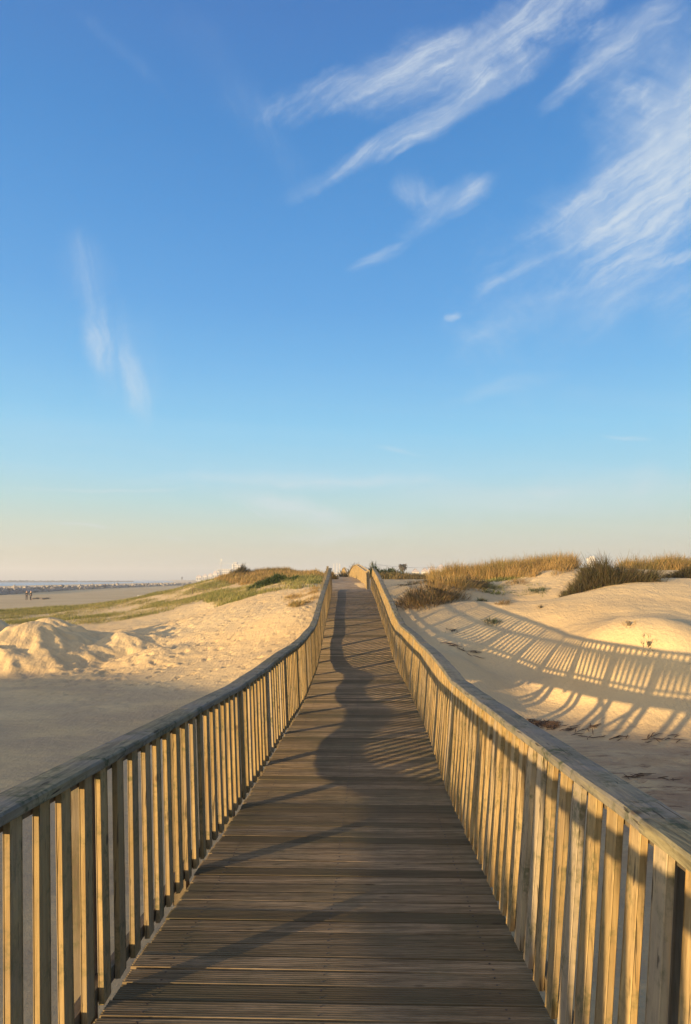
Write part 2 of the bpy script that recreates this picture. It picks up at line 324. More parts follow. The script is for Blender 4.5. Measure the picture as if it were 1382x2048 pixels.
def height(x, y, detail=True):
    x = np.asarray(x, float); y = np.asarray(y, float); sh = np.broadcast(x, y).shape
    xf = np.broadcast_to(x, sh).ravel(); yf = np.broadcast_to(y, sh).ravel()
    z = np.full(len(xf), -3.8)
    # inner land by spline
    inn = (xf > -110) & (xf < 60) & (yf > -40) & (yf < 140)
    xi, yi = xf[inn], yf[inn]; zi = _W[-3] + _W[-2] * xi + _W[-1] * yi
    for k in range(len(CP)):
        r2 = (xi - CP[k, 0]) ** 2 + (yi - CP[k, 1]) ** 2
        zi = zi + _W[k] * .5 * r2 * np.log(r2 + 1e-9)
    zi = np.clip(zi, -3.95, 1.3)
    zi = np.maximum(zi, BASE - .12)
    f = sstep(-110, -62, xi) * sstep(60, 38, xi) * sstep(-40, -18, yi) * sstep(140, 92, yi)
    # the country beyond: beach to the left, low land to the right
    def far(xx, yy):
        beach = -3.7 - .006 * np.clip(-xx - 60, 0, 60) - .012 * np.clip(-xx - 85 - .12 * np.clip(yy - 150, 0, 400), 0, 400)
        beach = np.maximum(beach, -8)
        beach = beach + (-3.6 - beach) * sstep(-150, -110, xx + np.clip(yy - 700, 0, 3000) * .27) * sstep(650, 900, yy)
        land = -2.6 + .9 * fbm(xx / 60, yy / 60, 3)
        return beach + (land - beach) * sstep(-30 - .03 * yy, 20, xx)
    z = far(xf, yf); z[inn] = z[inn] * (1 - f) + zi * f
    # the dune behind the viewer that shades the cut
    u = LY * xf - LX * yf; v = LX * xf + LY * yf
    crest = BASE + TAN_E * (30 + np.interp(u, [-27, -20, -9, -5], [10.5, 14.3, 15.8, 16.9])) + .05 * fbm(u / 6, u * 0, 3) + .5 * sstep(-24, -32, u) * -1
    ridge = (crest + 3.6) * np.exp(-((v + 30) / 7.0) ** 2) * sstep(-75, -45, u) * sstep(34, 22, u)
    z = z + ridge
    zin = z.copy()
    for (mx, my, h, rx, ry, a) in MOUNDS:
        m = (abs(xf - mx) < 9) & (abs(yf - my) < 9); dx, dy = xf[m] - mx, yf[m] - my
        w = fbm(xf[m] / 1.3 + mx, yf[m] / 1.3, 3) * .45; dx = dx + w; dy = dy + w * .7
        p = (dx * math.cos(a) + dy * math.sin(a)) / rx; q = (-dx * math.sin(a) + dy * math.cos(a)) / ry
        th_ = np.arctan2(q, p); r = np.sqrt(p * p + q * q + .012) * (1 + .05 * np.sin(7 * th_ + mx) + .035 * np.sin(13 * th_ + 3 * mx)); zm = z[m]; zt = my * 0 + h * np.clip(1.09 - r / 1.7, 0, 1) ** 1.2; z[m] = zm + zt - np.minimum(zt, np.maximum(0, zm - zin[m]) * .75)
    if detail:
        near = (yf > 2) & (yf < 90) & (abs(xf) < 45)
        xn, yn = xf[near], yf[near]; zn = z[near]
        flat = sstep(-3.1, -3.45, zn)
        zn = zn + .10 * fbm(xn / 3.1, yn / 3.1, 3) * (1 - .6 * flat) + .022 * fbm(xn / .5, yn / .5, 3)
        left = sstep(-1.0, -1.8, xn)
        # lumpy left mounds
        lump = left * sstep(23, 26, yn) * sstep(44, 36, yn) * sstep(-5, -8.5, xn)
        zn = zn + lump * (.06 * fbm(xn / .55, yn / .55, 3) + .04 * fbm(xn / .22, yn / .22, 2) + .22 * np.abs(fbm(xn / 1.7, yn / 1.7, 3)) * -.55)
        # footprints: scattered dents with a raised lip
        fp = left * sstep(20, 23, yn) * sstep(60, 45, yn) * sstep(-14, -7, xn) + .5 * sstep(4, 6, xn) * sstep(24, 30, yn) * sstep(16, 12, xn)
        fp = np.maximum(fp, .55 * sstep(-3.0, -3.3, zn) * sstep(1.0, 1.6, np.abs(xn)) * sstep(7, 10, yn) * sstep(.0, .25, fbm(xn / 3.3 + 9, yn / 3.3, 2)))
        zn = zn + .012 * flat * np.sin(yn * 26 + 5 * fbm(xn / 1.1, yn / 1.1, 3) + xn * 6) * sstep(-.05, .3, fbm(xn / 2.7, yn / 2.7 + 4, 2))
        cell = .42; ci = np.floor(xn / cell); cj = np.floor(yn / (cell * 1.25))
        dent = np.zeros_like(zn)
        for a in (-1, 0, 1):
            for b in (-1, 0, 1):
                gi, gj = ci + a, cj + b
                hsh = np.abs(np.sin(gi * 127.1 + gj * 311.7) * 43758.5453) % 1; hs2 = np.abs(np.sin(gi * 269.5 + gj * 183.3) * 24634.6345) % 1
                px_, py_ = (gi + hsh) * cell, (gj + hs2) * cell * 1.25; on = ((hsh * 7.13 + hs2 * 3.1) % 1) < .55
                an = (hsh * 5 + hs2 * 3) % 1 * 1.6 - .8; dx = xn - px_; dy = yn - py_
                p = (dx * np.cos(an) + dy * np.sin(an)) / .075; q = (-dx * np.sin(an) + dy * np.cos(an)) / .14
                r2 = p * p + q * q; dent += on * (-.055 * np.exp(-r2) + .016 * np.exp(-((np.sqrt(r2) - 1.7) / .5) ** 2))
        zn = zn + fp * dent * (.95 + .9 * sstep(-.2, .35, fbm(xn / 2.6, yn / 2.6, 2)))
        z[near] = zn
    # under and beside the walkway
    dd = np.abs(xf - cx(yf)); zz = dz(yf)
    onpath = sstep(32.0, 35.5, yf) * sstep(120, 100, yf) * sstep(2.6, 1.15, dd)
    buried = .05 * fbm(xf / .8 + 5, yf / 2.0, 3) * sstep(35, 40, yf)
    z = z * (1 - onpath) + (zz - .045 + buried + .10 * sstep(.1, .9, (xf - cx(yf))) * sstep(35, 37, yf) * sstep(44, 40, yf)) * onpath
    under = (yf < 33.6) & (dd < 1.35); z[under] = np.minimum(z[under], zz[under] - .22)
    return z.reshape(sh)
def ground_at(px, py, dmin=8, dmax=400):
    g = gdir(px, py); ds = np.exp(np.linspace(math.log(dmin), math.log(dmax), 700))
    hz = height(g.x / g.y * ds, ds, False); zz = g.z / g.y * ds
    i = np.argmax(hz >= zz) if (hz >= zz).any() else len(ds) - 1
    return (g.x / g.y * ds[i], ds[i], hz[i])
def hz1(x, y): return float(height(np.array([x]), np.array([y]))[0])

def grow(a, b, s0, k):
    o = [a]; s = s0
    while o[-1] < b: o.append(o[-1] + s); s *= k
    return o
xs = np.array(sorted(set([-v for v in grow(14, 3200, .12, 1.06)])) ) ; xs = np.r_[xs[:-1], np.arange(-14, 13, .085), grow(13, 2600, .10, 1.06)]
ys = np.r_[[-v for v in grow(-4, 320, .3, 1.07)][::-1][:-1], np.arange(4, 44, .085), grow(44, 3300, .12, 1.022)]
ys = np.unique(ys)
GX, GY = np.meshgrid(xs, ys); GZ = height(GX, GY)

# ------------------------------------------------------------------ materials
class Mat:
    def __init__(s, name, rough=.8, spec=.3):
        s.m = bpy.data.materials.new(name); s.m.use_nodes = True; s.N = s.m.node_tree.nodes; s.L = s.m.node_tree.links
        s.b = s.N['Principled BSDF']; s.b.inputs['Roughness'].default_value = rough; s.b.inputs['Specular IOR Level'].default_value = spec
        s.tc = s.N.new('ShaderNodeTexCoord').outputs['Object']
    def noise(s, scale, det=4, rough=.55, sc=(1, 1, 1), dist=0.0, vec=None):
        mp = s.N.new('ShaderNodeMapping'); mp.inputs['Scale'].default_value = sc; s.L.new(vec or s.tc, mp.inputs[0])
        n = s.N.new('ShaderNodeTexNoise'); n.inputs['Scale'].default_value = scale; n.inputs['Detail'].default_value = det
        n.inputs['Roughness'].default_value = rough; n.inputs['Distortion'].default_value = dist; s.L.new(mp.outputs[0], n.inputs['Vector']); return n.outputs[0]
    def rng(s, v, a, b, c=0.0, d=1.0, smooth=True):
        n = s.N.new('ShaderNodeMapRange'); n.interpolation_type = 'SMOOTHSTEP' if smooth else 'LINEAR'
        for k, q in zip(('From Min', 'From Max', 'To Min', 'To Max'), (a, b, c, d)): n.inputs[k].default_value = q
        s.L.new(v, n.inputs[0]); return n.outputs[0]
    def math(s, op, a, b=None):
        n = s.N.new('ShaderNodeMath'); n.operation = op
        for i, v in enumerate((a, b)):
            if v is None: continue
            if isinstance(v, (int, float)): n.inputs[i].default_value = v
            else: s.L.new(v, n.inputs[i])
        return n.outputs[0]
    def mix(s, f, a, b, mode='MIX'):
        n = s.N.new('ShaderNodeMix'); n.data_type = 'RGBA'; n.blend_type = mode
        for i, v in ((0, f), (6, a), (7, b)):
            if isinstance(v, (int, float)): n.inputs[i].default_value = v
            elif isinstance(v, (tuple, list)): n.inputs[i].default_value = tuple(v) + (1,) if len(v) == 3 else v
            else: s.L.new(v, n.inputs[i])
        return n.outputs[2]
    def attr(s, name='tint'):
        n = s.N.new('ShaderNodeAttribute'); n.attribute_name = name; return n.outputs['Fac']
    def color(s, c): 
        if isinstance(c, tuple): s.b.inputs['Base Color'].default_value = c + (1,)
        else: s.L.new(c, s.b.inputs['Base Color'])
        return s
    def bump(s, h, strength=.5, dist=.01, prev=None):
        n = s.N.new('ShaderNodeBump'); n.inputs['Strength'].default_value = strength; n.inputs['Distance'].default_value = dist
        s.L.new(h, n.inputs['Height'])
        if prev: s.L.new(prev, n.inputs['Normal'])
        s.L.new(n.outputs[0], s.b.inputs['Normal']); return n.outputs[0]

def wood(name, light, dark, grain, moss=.3, mosscol=(.05, .06, .025), rough=.8, bump=.4, grey=.3):
    w = Mat(name, rough, .25)
    g1 = w.noise(30, 6, .65, grain, .6); g2 = w.noise(130, 3, .6, grain, .2); big = w.noise(2.2, 4, .6)
    c = w.mix(w.rng(g1, .33, .68), dark, light)
    c = w.mix(w.math('MULTIPLY', w.rng(g2, .5, .68), .45), c, tuple(v * .55 for v in dark))
    t = w.attr()
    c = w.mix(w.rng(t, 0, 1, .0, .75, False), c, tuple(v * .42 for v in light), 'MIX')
    gz = w.math('MULTIPLY', w.rng(t, .22, .34), w.rng(t, .5, .38)); c = w.mix(w.math('MULTIPLY', gz, .42), c, tuple(v * .8 for v in (light[0] * .9, light[0] * .8, light[0] * .66)))
    c = w.mix(w.math('MULTIPLY', w.rng(big, .42, .68), grey), c, (.19, .165, .14))
    mo = w.noise(5.5, 7, .7); mo2 = w.noise(38, 4, .6)
    c = w.mix(w.math('MULTIPLY', w.math('MULTIPLY', w.rng(mo, .46, .66), w.rng(mo2, .35, .6)), moss), c, mosscol)
    vo = w.N.new('ShaderNodeTexVoronoi'); vo.inputs['Scale'].default_value = 5.2; mp = w.N.new('ShaderNodeMapping'); mp.inputs['Scale'].default_value = tuple(1.0 if g_ > .5 else .7 for g_ in grain)
    w.L.new(w.tc, mp.inputs[0]); w.L.new(mp.outputs[0], vo.inputs['Vector'])
    kn = w.rng(vo.outputs['Distance'], .11, .045); c = w.mix(w.math('MULTIPLY', kn, .7), c, (.07, .04, .02))
    sp = w.noise(60, 2, .5, grain, .3); cr = w.rng(sp, .66, .70); c = w.mix(w.math('MULTIPLY', cr, .7), c, (.03, .022, .015))
    w.color(c); w.bump(w.math('SUBTRACT', w.math('ADD', g1, w.math('MULTIPLY', g2, .5)), w.math('MULTIPLY', cr, 1.2)), bump, .004); return w.m
M = {}
M['slat'] = wood('weathered slat wood', (.50, .345, .15), (.30, .19, .075), (1, 1, .06), .75, (.085, .085, .035))
M['rail'] = wood('lichened handrail wood', (.30, .25, .135), (.09, .075, .045), (1, .06, 1), 1.0, (.045, .055, .025), .95, 1.0, .75)
M['beam'] = wood('dark beam wood', (.22, .16, .085), (.10, .07, .04), (1, .06, 1), .5)
M['pile'] = wood('dark pile wood', (.20, .15, .09), (.10, .075, .05), (1, 1, .06), .5)
def deckmat():
    w = Mat('grooved deck boards', .9, .12)
    g1 = w.noise(26, 6, .65, (.05, 1, 1), .5); g2 = w.noise(120, 3, .6, (.05, 1, 1)); big = w.noise(1.9, 6, .7)
    c = w.mix(w.rng(g1, .33, .68), (.175, .12, .065), (.40, .285, .165))
    c = w.mix(w.math('MULTIPLY', w.rng(g2, .48, .66), .5), c, (.06, .045, .03))
    t = w.attr(); c = w.mix(w.rng(t, 0, 1, .0, .85, False), c, (.085, .065, .035))
    c = w.mix(w.math('MULTIPLY', w.rng(big, .42, .7), .5), c, (.11, .10, .055))
    kn = w.N.new('ShaderNodeTexVoronoi'); kn.inputs['Scale'].default_value = 4.5; mp = w.N.new('ShaderNodeMapping'); mp.inputs['Scale'].default_value = (.5, 1.6, 1)
    w.L.new(w.tc, mp.inputs[0]); w.L.new(mp.outputs[0], kn.inputs['Vector'])
    c = w.mix(w.math('MULTIPLY', w.rng(kn.outputs['Distance'], .09, .03), .6), c, (.04, .028, .018))
    # sand blown over the far boards
    sn = w.noise(3.0, 6, .7, (.5, 1, 1)); sp = w.N.new('ShaderNodeSeparateXYZ'); w.L.new(w.tc, sp.inputs[0])
    sf = w.math('MULTIPLY', w.rng(sp.outputs[1], 29, 38), w.rng(sn, .38, .6)); c = w.mix(w.math('MULTIPLY', sf, .75), c, (.46, .35, .24))
    w.color(c); w.bump(w.math('ADD', g1, w.math('MULTIPLY', g2, .6)), .5, .003); return w.m
M['deck'] = deckmat()
def sandmat():
    w = Mat('dune sand', .95, .12)
    b1 = w.noise(.12, 5, .6); b2 = w.noise(1.1, 5, .65); f = w.noise(14, 4, .7); ff = w.noise(90, 2, .6)
    c = w.mix(w.rng(b1, .35, .65), (.56, .39, .195), (.63, .455, .235))
    c = w.mix(w.math('MULTIPLY', w.rng(b2, .5, .72), .35), c, (.42, .31, .20))
    c = w.mix(w.math('MULTIPLY', w.rng(f, .56, .72), .22), c, (.32, .23, .15))
    c = w.mix(w.math('MULTIPLY', w.rng(ff, .6, .75), .25), c, (.72, .62, .5))
    spk = w.rng(w.noise(7, 5, .75, (.7, 1.6, 1), .5), .63, .70); c = w.mix(w.math('MULTIPLY', spk, .45), c, (.20, .14, .09))
    # damp, darker ground on the flat of the cut, with tide litter
    sp = w.N.new('ShaderNodeSeparateXYZ'); w.L.new(w.tc, sp.inputs[0])
    damp = w.math('MULTIPLY', w.rng(sp.outputs[2], -3.15, -3.42), w.rng(w.noise(.35, 5, .6, (1, 2.2, 1)), .38, .6))
    damp = w.math('MULTIPLY', damp, w.rng(sp.outputs[1], 40, 24))
    c = w.mix(w.math('MULTIPLY', damp, .4), c, (.30, .22, .15))
    red = w.math('MULTIPLY', w.rng(w.noise(1.6, 7, .75, (.6, 2.4, 1), .6), .53, .63), w.rng(sp.outputs[0], 3.0, 5.0))
    red = w.math('MULTIPLY', red, w.math('MULTIPLY', w.rng(sp.outputs[2], -3.1, -3.4), w.rng(sp.outputs[1], 19, 12)))
    brn = w.math('MULTIPLY', w.math('MULTIPLY', w.rng(sp.outputs[0], 2.6, 4.6), w.rng(w.noise(.7, 5, .65, (1, 1.8, 1)), .36, .62)), w.math('MULTIPLY', w.rng(sp.outputs[2], -3.0, -3.35), w.rng(sp.outputs[1], 19, 12)))
    c = w.mix(w.math('MULTIPLY', brn, .75), c, (.27, .155, .085))
    c = w.mix(w.math('MULTIPLY', red, .8), c, (.12, .055, .035))
    w.color(c)
    n1 = w.bump(w.noise(2.4, 6, .66), .55, .12)
    rp = w.N.new('ShaderNodeTexWave'); rp.inputs['Scale'].default_value = 2.2; rp.inputs['Distortion'].default_value = 7; rp.inputs['Detail'].default_value = 3; rp.inputs['Detail Scale'].default_value = 1.2
    w.L.new(w.tc, rp.inputs['Vector'])
    n2 = w.bump(w.math('MULTIPLY', rp.outputs['Fac'], w.rng(b2, .4, .6)), .35, .012, n1)
    w.bump(w.noise(18, 6, .75), .8, .025, n2)
    return w.m
M['sand'] = sandmat()

# ground sheet
nx, ny = len(xs), len(ys)
V = np.stack([GX.ravel(), GY.ravel(), GZ.ravel()], 1)
i = np.arange(ny - 1)[:, None] * nx + np.arange(nx - 1)[None, :]
FQ = np.stack([i, i + 1, i + 1 + nx, i + nx], -1).reshape(-1, 4)
g = mesh_np('ground', V, FQ, M['sand'], smooth=True)
tag(g, kind='structure')

# ------------------------------------------------------------------ sea
def seamat():
    w = Mat('sea water', .22, .5)
    n = w.noise(.05, 5, .6, (1, .35, 1)); c = w.mix(w.rng(n, .4, .65), (.13, .24, .32), (.24, .36, .44))
    fo = w.rng(w.noise(.03, 6, .6, (.4, 2.6, 1), .4), .58, .63); c = w.mix(fo, c, (.75, .78, .78)); w.color(c)
    w.b.inputs['Roughness'].default_value = .35
    w.bump(w.noise(.4, 5, .6, (1, .5, 1)), .6, .6); return w.m
M['sea'] = seamat()
SEA = -6.2
mb = MB(); mb.add([(-3300, -320, SEA), (-40, -320, SEA), (-40, 3300, SEA), (-3300, 3300, SEA)], [(0, 1, 2, 3)]); tag(mb.build('sea', M['sea']), kind='structure')

# ------------------------------------------------------------------ boardwalk
Y0, Y1 = -6.0, 33.6
PIT = 0.195
root = empty('footbridge', (0, 14, -3.5), 'long wooden footbridge with slatted railings dipping and rising ahead to the dune top', 'footbridge')
def frame(y):
    e = .05; t = Vector((float(cx(y + e) - cx(y - e)), 2 * e, float(dz(y + e) - dz(y - e)))).normalized()
    s = Vector((t.y, -t.x, 0)).normalized(); return t, s, s.cross(t)
mb = MB(); y = Y0; BP = .1365; k = 0; screws = []
while y < 76:
    far = y > 24
    t, s, n = frame(y); c = Vector((float(cx(y)), y, float(dz(y)))); wd = BP - random.uniform(.009, .014)
    hw = HW + random.uniform(-.008, .012); jit = random.uniform(-.0009, .0009); tl = random.uniform(-.0015, .0015); sk = random.uniform(-.004, .004)
    pts = []
    if far: pts = [(-wd / 2, 0), (wd / 2, 0)]
    else:
        nr = 7; pw = wd / nr
        for q in range(nr):
            x0 = -wd / 2 + q * pw
            pts += [(x0 + .0016, -.0055 if q else -.002), (x0 + .0042, 0), (x0 + pw - .0042, 0), (x0 + pw - .0016, -.0055 if q < nr - 1 else -.002)]
    pts = [(-wd / 2, -.032)] + pts + [(wd / 2, -.032)]
    v = []
    for sx in (-1, 1):
        for (a, b) in pts:
            v.append(c + s * (sx * hw + (-.03 if sx < 0 else .05)) + t * (a + sx * sk) + n * (b + jit + sx * tl))
    m = len(pts); f = [(q, q + 1, m + q + 1, m + q) for q in range(m - 1)] + [(m - 1, 0, m, 2 * m - 1), tuple(range(m))[::-1], tuple(range(m, 2 * m))]
    if 1 < y < 13:
        for sx in (-.84, -.02, .86):
            for q in (-.032, .034): screws.append((c + s * (sx * HW + random.uniform(-.006, .006)) + t * (q + random.uniform(-.003, .003)) + n * jit, s, t, n))
    mb.add(v, f, random.random() ** 1.6); y += BP / math.sqrt(1 + ((dz(y + .1) - dz(y - .1)) / .2) ** 2); k += 1
mb.build('deck', M['deck'], root)
M['screw'] = Mat('rusty screw heads', .6, .4).color((.05, .035, .025)).m
sb = MB()
for (c, s, t, n) in screws:
    ring = [c + s * (.0055 * math.cos(q * 1.047)) + t * (.0055 * math.sin(q * 1.047)) for q in range(6)]; sb.add([p + n * .0012 for p in ring] + [p - n * .004 for p in ring], [tuple(range(6))] + [(q, q + 6, (q + 1) % 6 + 6, (q + 1) % 6) for q in range(6)])
sb.build('screw_heads', M['screw'], root)['kind'] = 'stuff'
# side beams under the deck
for sg in (-1, 1):
    mb = MB()
    for y in np.arange(Y0, Y1, .78):
        a, b = y, min(y + .78, Y1)
        mb.bar((cx(a) + sg * (HW - .10), a, dz(a) - .032 - .05), (cx(b) + sg * (HW - .10), b, dz(b) - .032 - .05), .07, .10, tint=.5)
    mb.build('side_beam', M['beam'], root)
def lean(sg): return .048 if sg < 0 else .10       # how far the top stands out
posts = np.arange(Y0 + .35, Y1 + .1, PIT * 8)
PH = .40   # phase so that a post stands where the photograph has one
posts = posts - posts[np.argmin(abs(posts - 3.49))] + 3.49
posts = posts[posts < Y1 + .05]
posts0 = posts
SB = .067   # slat bottom above the deck
near_slats = 0
for sg in (-1, 1):
    rr = MB(); rl = MB(); posts = posts0 + (-.34 if sg < 0 else .20); posts = posts[(posts > Y0) & (posts < Y1 + .05)]
    kn_y = np.r_[posts[0] - 1.56, posts, posts[-1] + 1.56]; kn_x = cx(kn_y); kn_z = dz(kn_y)
    IN = .888 + (-.004 if sg < 0 else .0)                 # inner face at slat bottom
    def at(y, up, out):   # the railing's timbers run straight from post to post
        k = min(1, up / .5); X = float(cx(y)) * (1 - k) + float(np.interp(y, kn_y, kn_x)) * k; Z = float(dz(y)) * (1 - k) + float(np.interp(y, kn_y, kn_z)) * k
        return Vector((X + sg * (IN + out + lean(sg) * up), y, Z + up))
    # rails outside the slats: bottom and top
    for y in np.arange(Y0, Y1 - .01, .39):
        b = min(y + .39, Y1)
        rl.bar(at(y, SB + .029, .03 + .0225), at(b, SB + .029, .03 + .0225), .045, .062, tint=.55)
        rr.bar(at(y, .977, .03 + .0225), at(b, .977, .03 + .0225), .045, .044, tint=.45)
    rr.build('upper_rail', M['beam'], root); rl.build('lower_rail', M['beam'], root); rail = root
    # handrail boards, straight lengths butted over every second post
    w2 = .072; hb = MB(); js = [Y0 - .05] + [p for q, p in enumerate(posts) if q % 2 == (0 if sg < 0 else 1) and p > Y0 + .5 and p < Y1 - .6] + [Y1 + .12]
    for q in range(len(js) - 1):
        a0, b0 = js[q] + .0018, js[q + 1] - .0018; ysr = [a0] + [p for p in posts if a0 + .1 < p < b0 - .1] + [b0]; off = random.uniform(-.004, .004); up_ = random.uniform(-.0015, .0015); v = []
        yf_ = []
        for e in range(len(ysr) - 1): yf_ += list(np.linspace(ysr[e], ysr[e + 1], 9)[:-1])
        yf_.append(ysr[-1]); ph = random.uniform(0, 6)
        for y in yf_:
            c = at(y, 1.0, .05); wb = .0022 * math.sin(y * 5.3 + ph) + .0014 * math.sin(y * 13 + ph)
            for (a, b) in ((-w2, .004), (-w2 - .001, .033), (-w2 + .008, .041), (0, .0425), (w2 - .008, .041), (w2 + .001, .033), (w2, .004)):
                v.append((c.x + a + off + wb, y, c.z + b + up_ + (wb * .5 if b > .03 else 0)))
        m = 7; f = []
        for r_ in range(len(yf_) - 1):
            for e in range(m): f.append((r_ * m + e, r_ * m + (e + 1) % m, (r_ + 1) * m + (e + 1) % m, (r_ + 1) * m + e))
        f += [tuple(range(m)), tuple(range(len(v) - m, len(v)))[::-1]]
        hb.add(v, f, random.random() * .6)
    hb.build('handrail', M['rail'], root)
    for py in posts:
        pb = MB(); po = .12 if (py < 24 or sg > 0) else .165; pb.bar(at(py, -.16, po), at(py, .995 if (py < 24 or sg > 0) else 1.15, po), .09, .09, (0, 1, 0), tint=.5, chamfer=.004)
        pb.build('post', M['pile'], rail)
    rest = MB(); idx = np.arange(-60, 200)
    order = []
    for q in idx:
        y = 3.49 + (q + .5) * PIT + random.uniform(-.006, .006)
        if y < Y0 + .05 or y > Y1 - .05: continue
        order.append(y - (.085 if sg < 0 else 0))
    vis = [y for y in order if y > 1.2][:50]
    for y in order:
        t1 = min(1, (random.random() ** 1.5) * .75 + (.36 if sg < 0 else .04)); dx_ = random.uniform(-.003, .004); tw = random.uniform(-.009, .009); b0 = SB + random.uniform(-.006, .004)  # left slats tinted darker to stand for shade on their inner faces
        d = MB() if y in vis else rest
        wdt = .086 + random.uniform(-.003, .003)
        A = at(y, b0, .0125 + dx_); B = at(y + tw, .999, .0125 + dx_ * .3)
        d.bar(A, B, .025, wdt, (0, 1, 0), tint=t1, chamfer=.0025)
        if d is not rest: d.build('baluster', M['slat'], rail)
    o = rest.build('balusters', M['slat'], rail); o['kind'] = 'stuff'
# piles and cross braces
for bi, py in enumerate(np.arange(3.49 - 1.25 * 6, 31, 1.25)):
    tops = []
    for sg in (-1, 1):
        x = float(cx(py)) + sg * (HW - .10); zb = min(hz1(x, py), float(dz(py)) - .3) - .4
        pb = MB(); pb.bar((x, py + .1, zb), (x, py + .1, float(dz(py)) - .14), .10, .10, (0, 1, 0), tint=.5); pb.build('pile', M['pile'], root)
        tops.append((x, zb + .45))
    hgt = float(dz(py)) - .18 - max(tops[0][1], tops[1][1])
    if hgt > .5 and bi % 3 == 0:
        for sg in (0, 1):
            a, b = tops[sg], tops[1 - sg]
            pb = MB(); pb.bar((a[0], py + .1 + (.085 if sg else -.085), float(dz(py)) - .2), (b[0], py + .1 + (.085 if sg else -.085), b[1] + .05), .035, .09, (0, 0, 1), tint=.5); pb.build('brace', M['pile'], root)

# ------------------------------------------------------------------ the railing that goes on over the next dunes
def fence_on():
    rt = empty('slatted_fence', P(712, 1165, 53), 'sunlit golden slatted railing humping over the dune beyond the footbridge', 'fence')
    top = [P(*q) for q in ((733, 1143, 34.3), (730, 1140.5, 38), (724, 1136.5, 43), (718, 1132, 48), (712, 1129.5, 53), (706, 1132, 58), (701, 1140, 64), (697.5, 1150, 70), (694, 1147, 76), (690, 1138, 84), (687, 1135, 92), (684.5, 1140, 100), (682.5, 1147, 108))]
    t = np.array(top); L_ = np.arange(t[0, 1], t[-1, 1], .2); X_ = np.interp(L_, t[:, 1], t[:, 0]); Z_ = np.interp(L_, t[:, 1], t[:, 2])
    kk = np.exp(-.5 * (np.arange(-12, 13) * .2 / 1.0) ** 2); kk /= kk.sum()
    X_ = np.convolve(np.pad(X_, 12, 'edge'), kk, 'valid'); Z_ = np.convolve(np.pad(Z_, 12, 'edge'), kk, 'valid')
    a, b, c = MB(), MB(), MB()
    for i in range(len(L_) - 1):
        p, q = (X_[i], L_[i], Z_[i]), (X_[i + 1], L_[i + 1], Z_[i + 1])
        if i % 2 == 0 and i + 2 < len(L_): a.bar(p, (X_[i + 2], L_[i + 2], Z_[i + 2]), .13, .04, tint=.3)
        b.bar((p[0], p[1], p[2] - 1.0), (p[0] + .02, p[1], p[2] - .022), .03, .10, (0, 1, 0), tint=random.random() * .3)
        if i % 8 == 0: c.bar((p[0] + .1, p[1] + .08, p[2] - 1.5), (p[0] + .1, p[1] + .08, p[2] + .06), .09, .09, (0, 1, 0), tint=.3)
    a.build('handrail', M['slat'], rt); o = b.build('balusters', M['slat'], rt); o['kind'] = 'stuff'; c.build('posts', M['slat'], rt)['kind'] = 'stuff'
fence_on()

# ------------------------------------------------------------------ vegetation
def leafmat(name, a, b, c, rough=.75, sheen=0.0):
    w = Mat(name, rough, .2); t = w.attr(); n = w.noise(.9, 3, .6)
    x = w.mix(w.rng(t, .0, .5, 0, 1, False), a, b); x = w.mix(w.rng(t, .5, 1.0, 0, 1, False), x, c)
    x = w.mix(w.math('MULTIPLY', w.rng(n, .4, .65), .35), x, tuple(v * .55 for v in b)); w.color(x)
    w.b.inputs['Transmission Weight'].default_value = 0
    # thin leaves let some light through
    tr = w.N.new('ShaderNodeBsdfTranslucent'); w.L.new(x, tr.inputs[0]); ms = w.N.new('ShaderNodeMixShader'); ms.inputs[0].default_value = .3
    w.L.new(w.b.outputs[0], ms.inputs[1]); w.L.new(tr.outputs[0], ms.inputs[2]); w.L.new(ms.outputs[0], w.N['Material Output'].inputs[0]); return w.m
M['marram'] = leafmat('marram grass', (.42, .26, .10), (.31, .20, .07), (.15, .14, .045))
M['green'] = leafmat('short green grass', (.40, .29, .12), (.24, .22, .07), (.14, .16, .04))
M['brown'] = leafmat('woody brown shrub', (.13, .085, .045), (.095, .075, .035), (.07, .075, .03))
M['red'] = leafmat('reddish dune shrub', (.33, .20, .09), (.25, .16, .065), (.13, .12, .045))
M['leafy'] = leafmat('dark green leaves', (.05, .075, .02), (.035, .06, .018), (.08, .10, .03))
def blades(x, y, z, h, w, leanx, leany, tint, curl=.35):
    """bent tapering blades as three-segment ribbons; arrays in, vertices and quads out"""
    n = len(x); a = rng.random(n) * math.pi * 2; ux, uy = np.cos(a) * w / 2, np.sin(a) * w / 2
    V = np.zeros((n, 8, 3)); T = np.repeat(tint, 8)
    for k, (t, wd) in enumerate(((0, 1), (.4, .9), (.75, .6), (1, .12))):
        bx = x + leanx * h * (t * .5 + curl * t * t); by = y + leany * h * (t * .5 + curl * t * t); bz = z - .03 + h * (t - .18 * t * t * (np.abs(leanx) + np.abs(leany)))
        V[:, 2 * k] = np.stack([bx - ux * wd, by - uy * wd, bz], 1); V[:, 2 * k + 1] = np.stack([bx + ux * wd, by + uy * wd, bz], 1)
    b = np.arange(n)[:, None] * 8
    Fq = np.concatenate([np.concatenate([b + 2 * k, b + 2 * k + 1, b + 2 * k + 3, b + 2 * k + 2], 1) for k in range(3)])
    return V.reshape(-1, 3), Fq, T
def poly_mask(x, y, poly):
    ins = np.zeros(len(x), bool); n = len(poly)
    for i in range(n):
        x1, y1 = poly[i]; x2, y2 = poly[(i + 1) % n]
        c = ((y1 > y) != (y2 > y)) & (x < (x2 - x1) * (y - y1) / (y2 - y1 + 1e-12) + x1); ins ^= c
    return ins
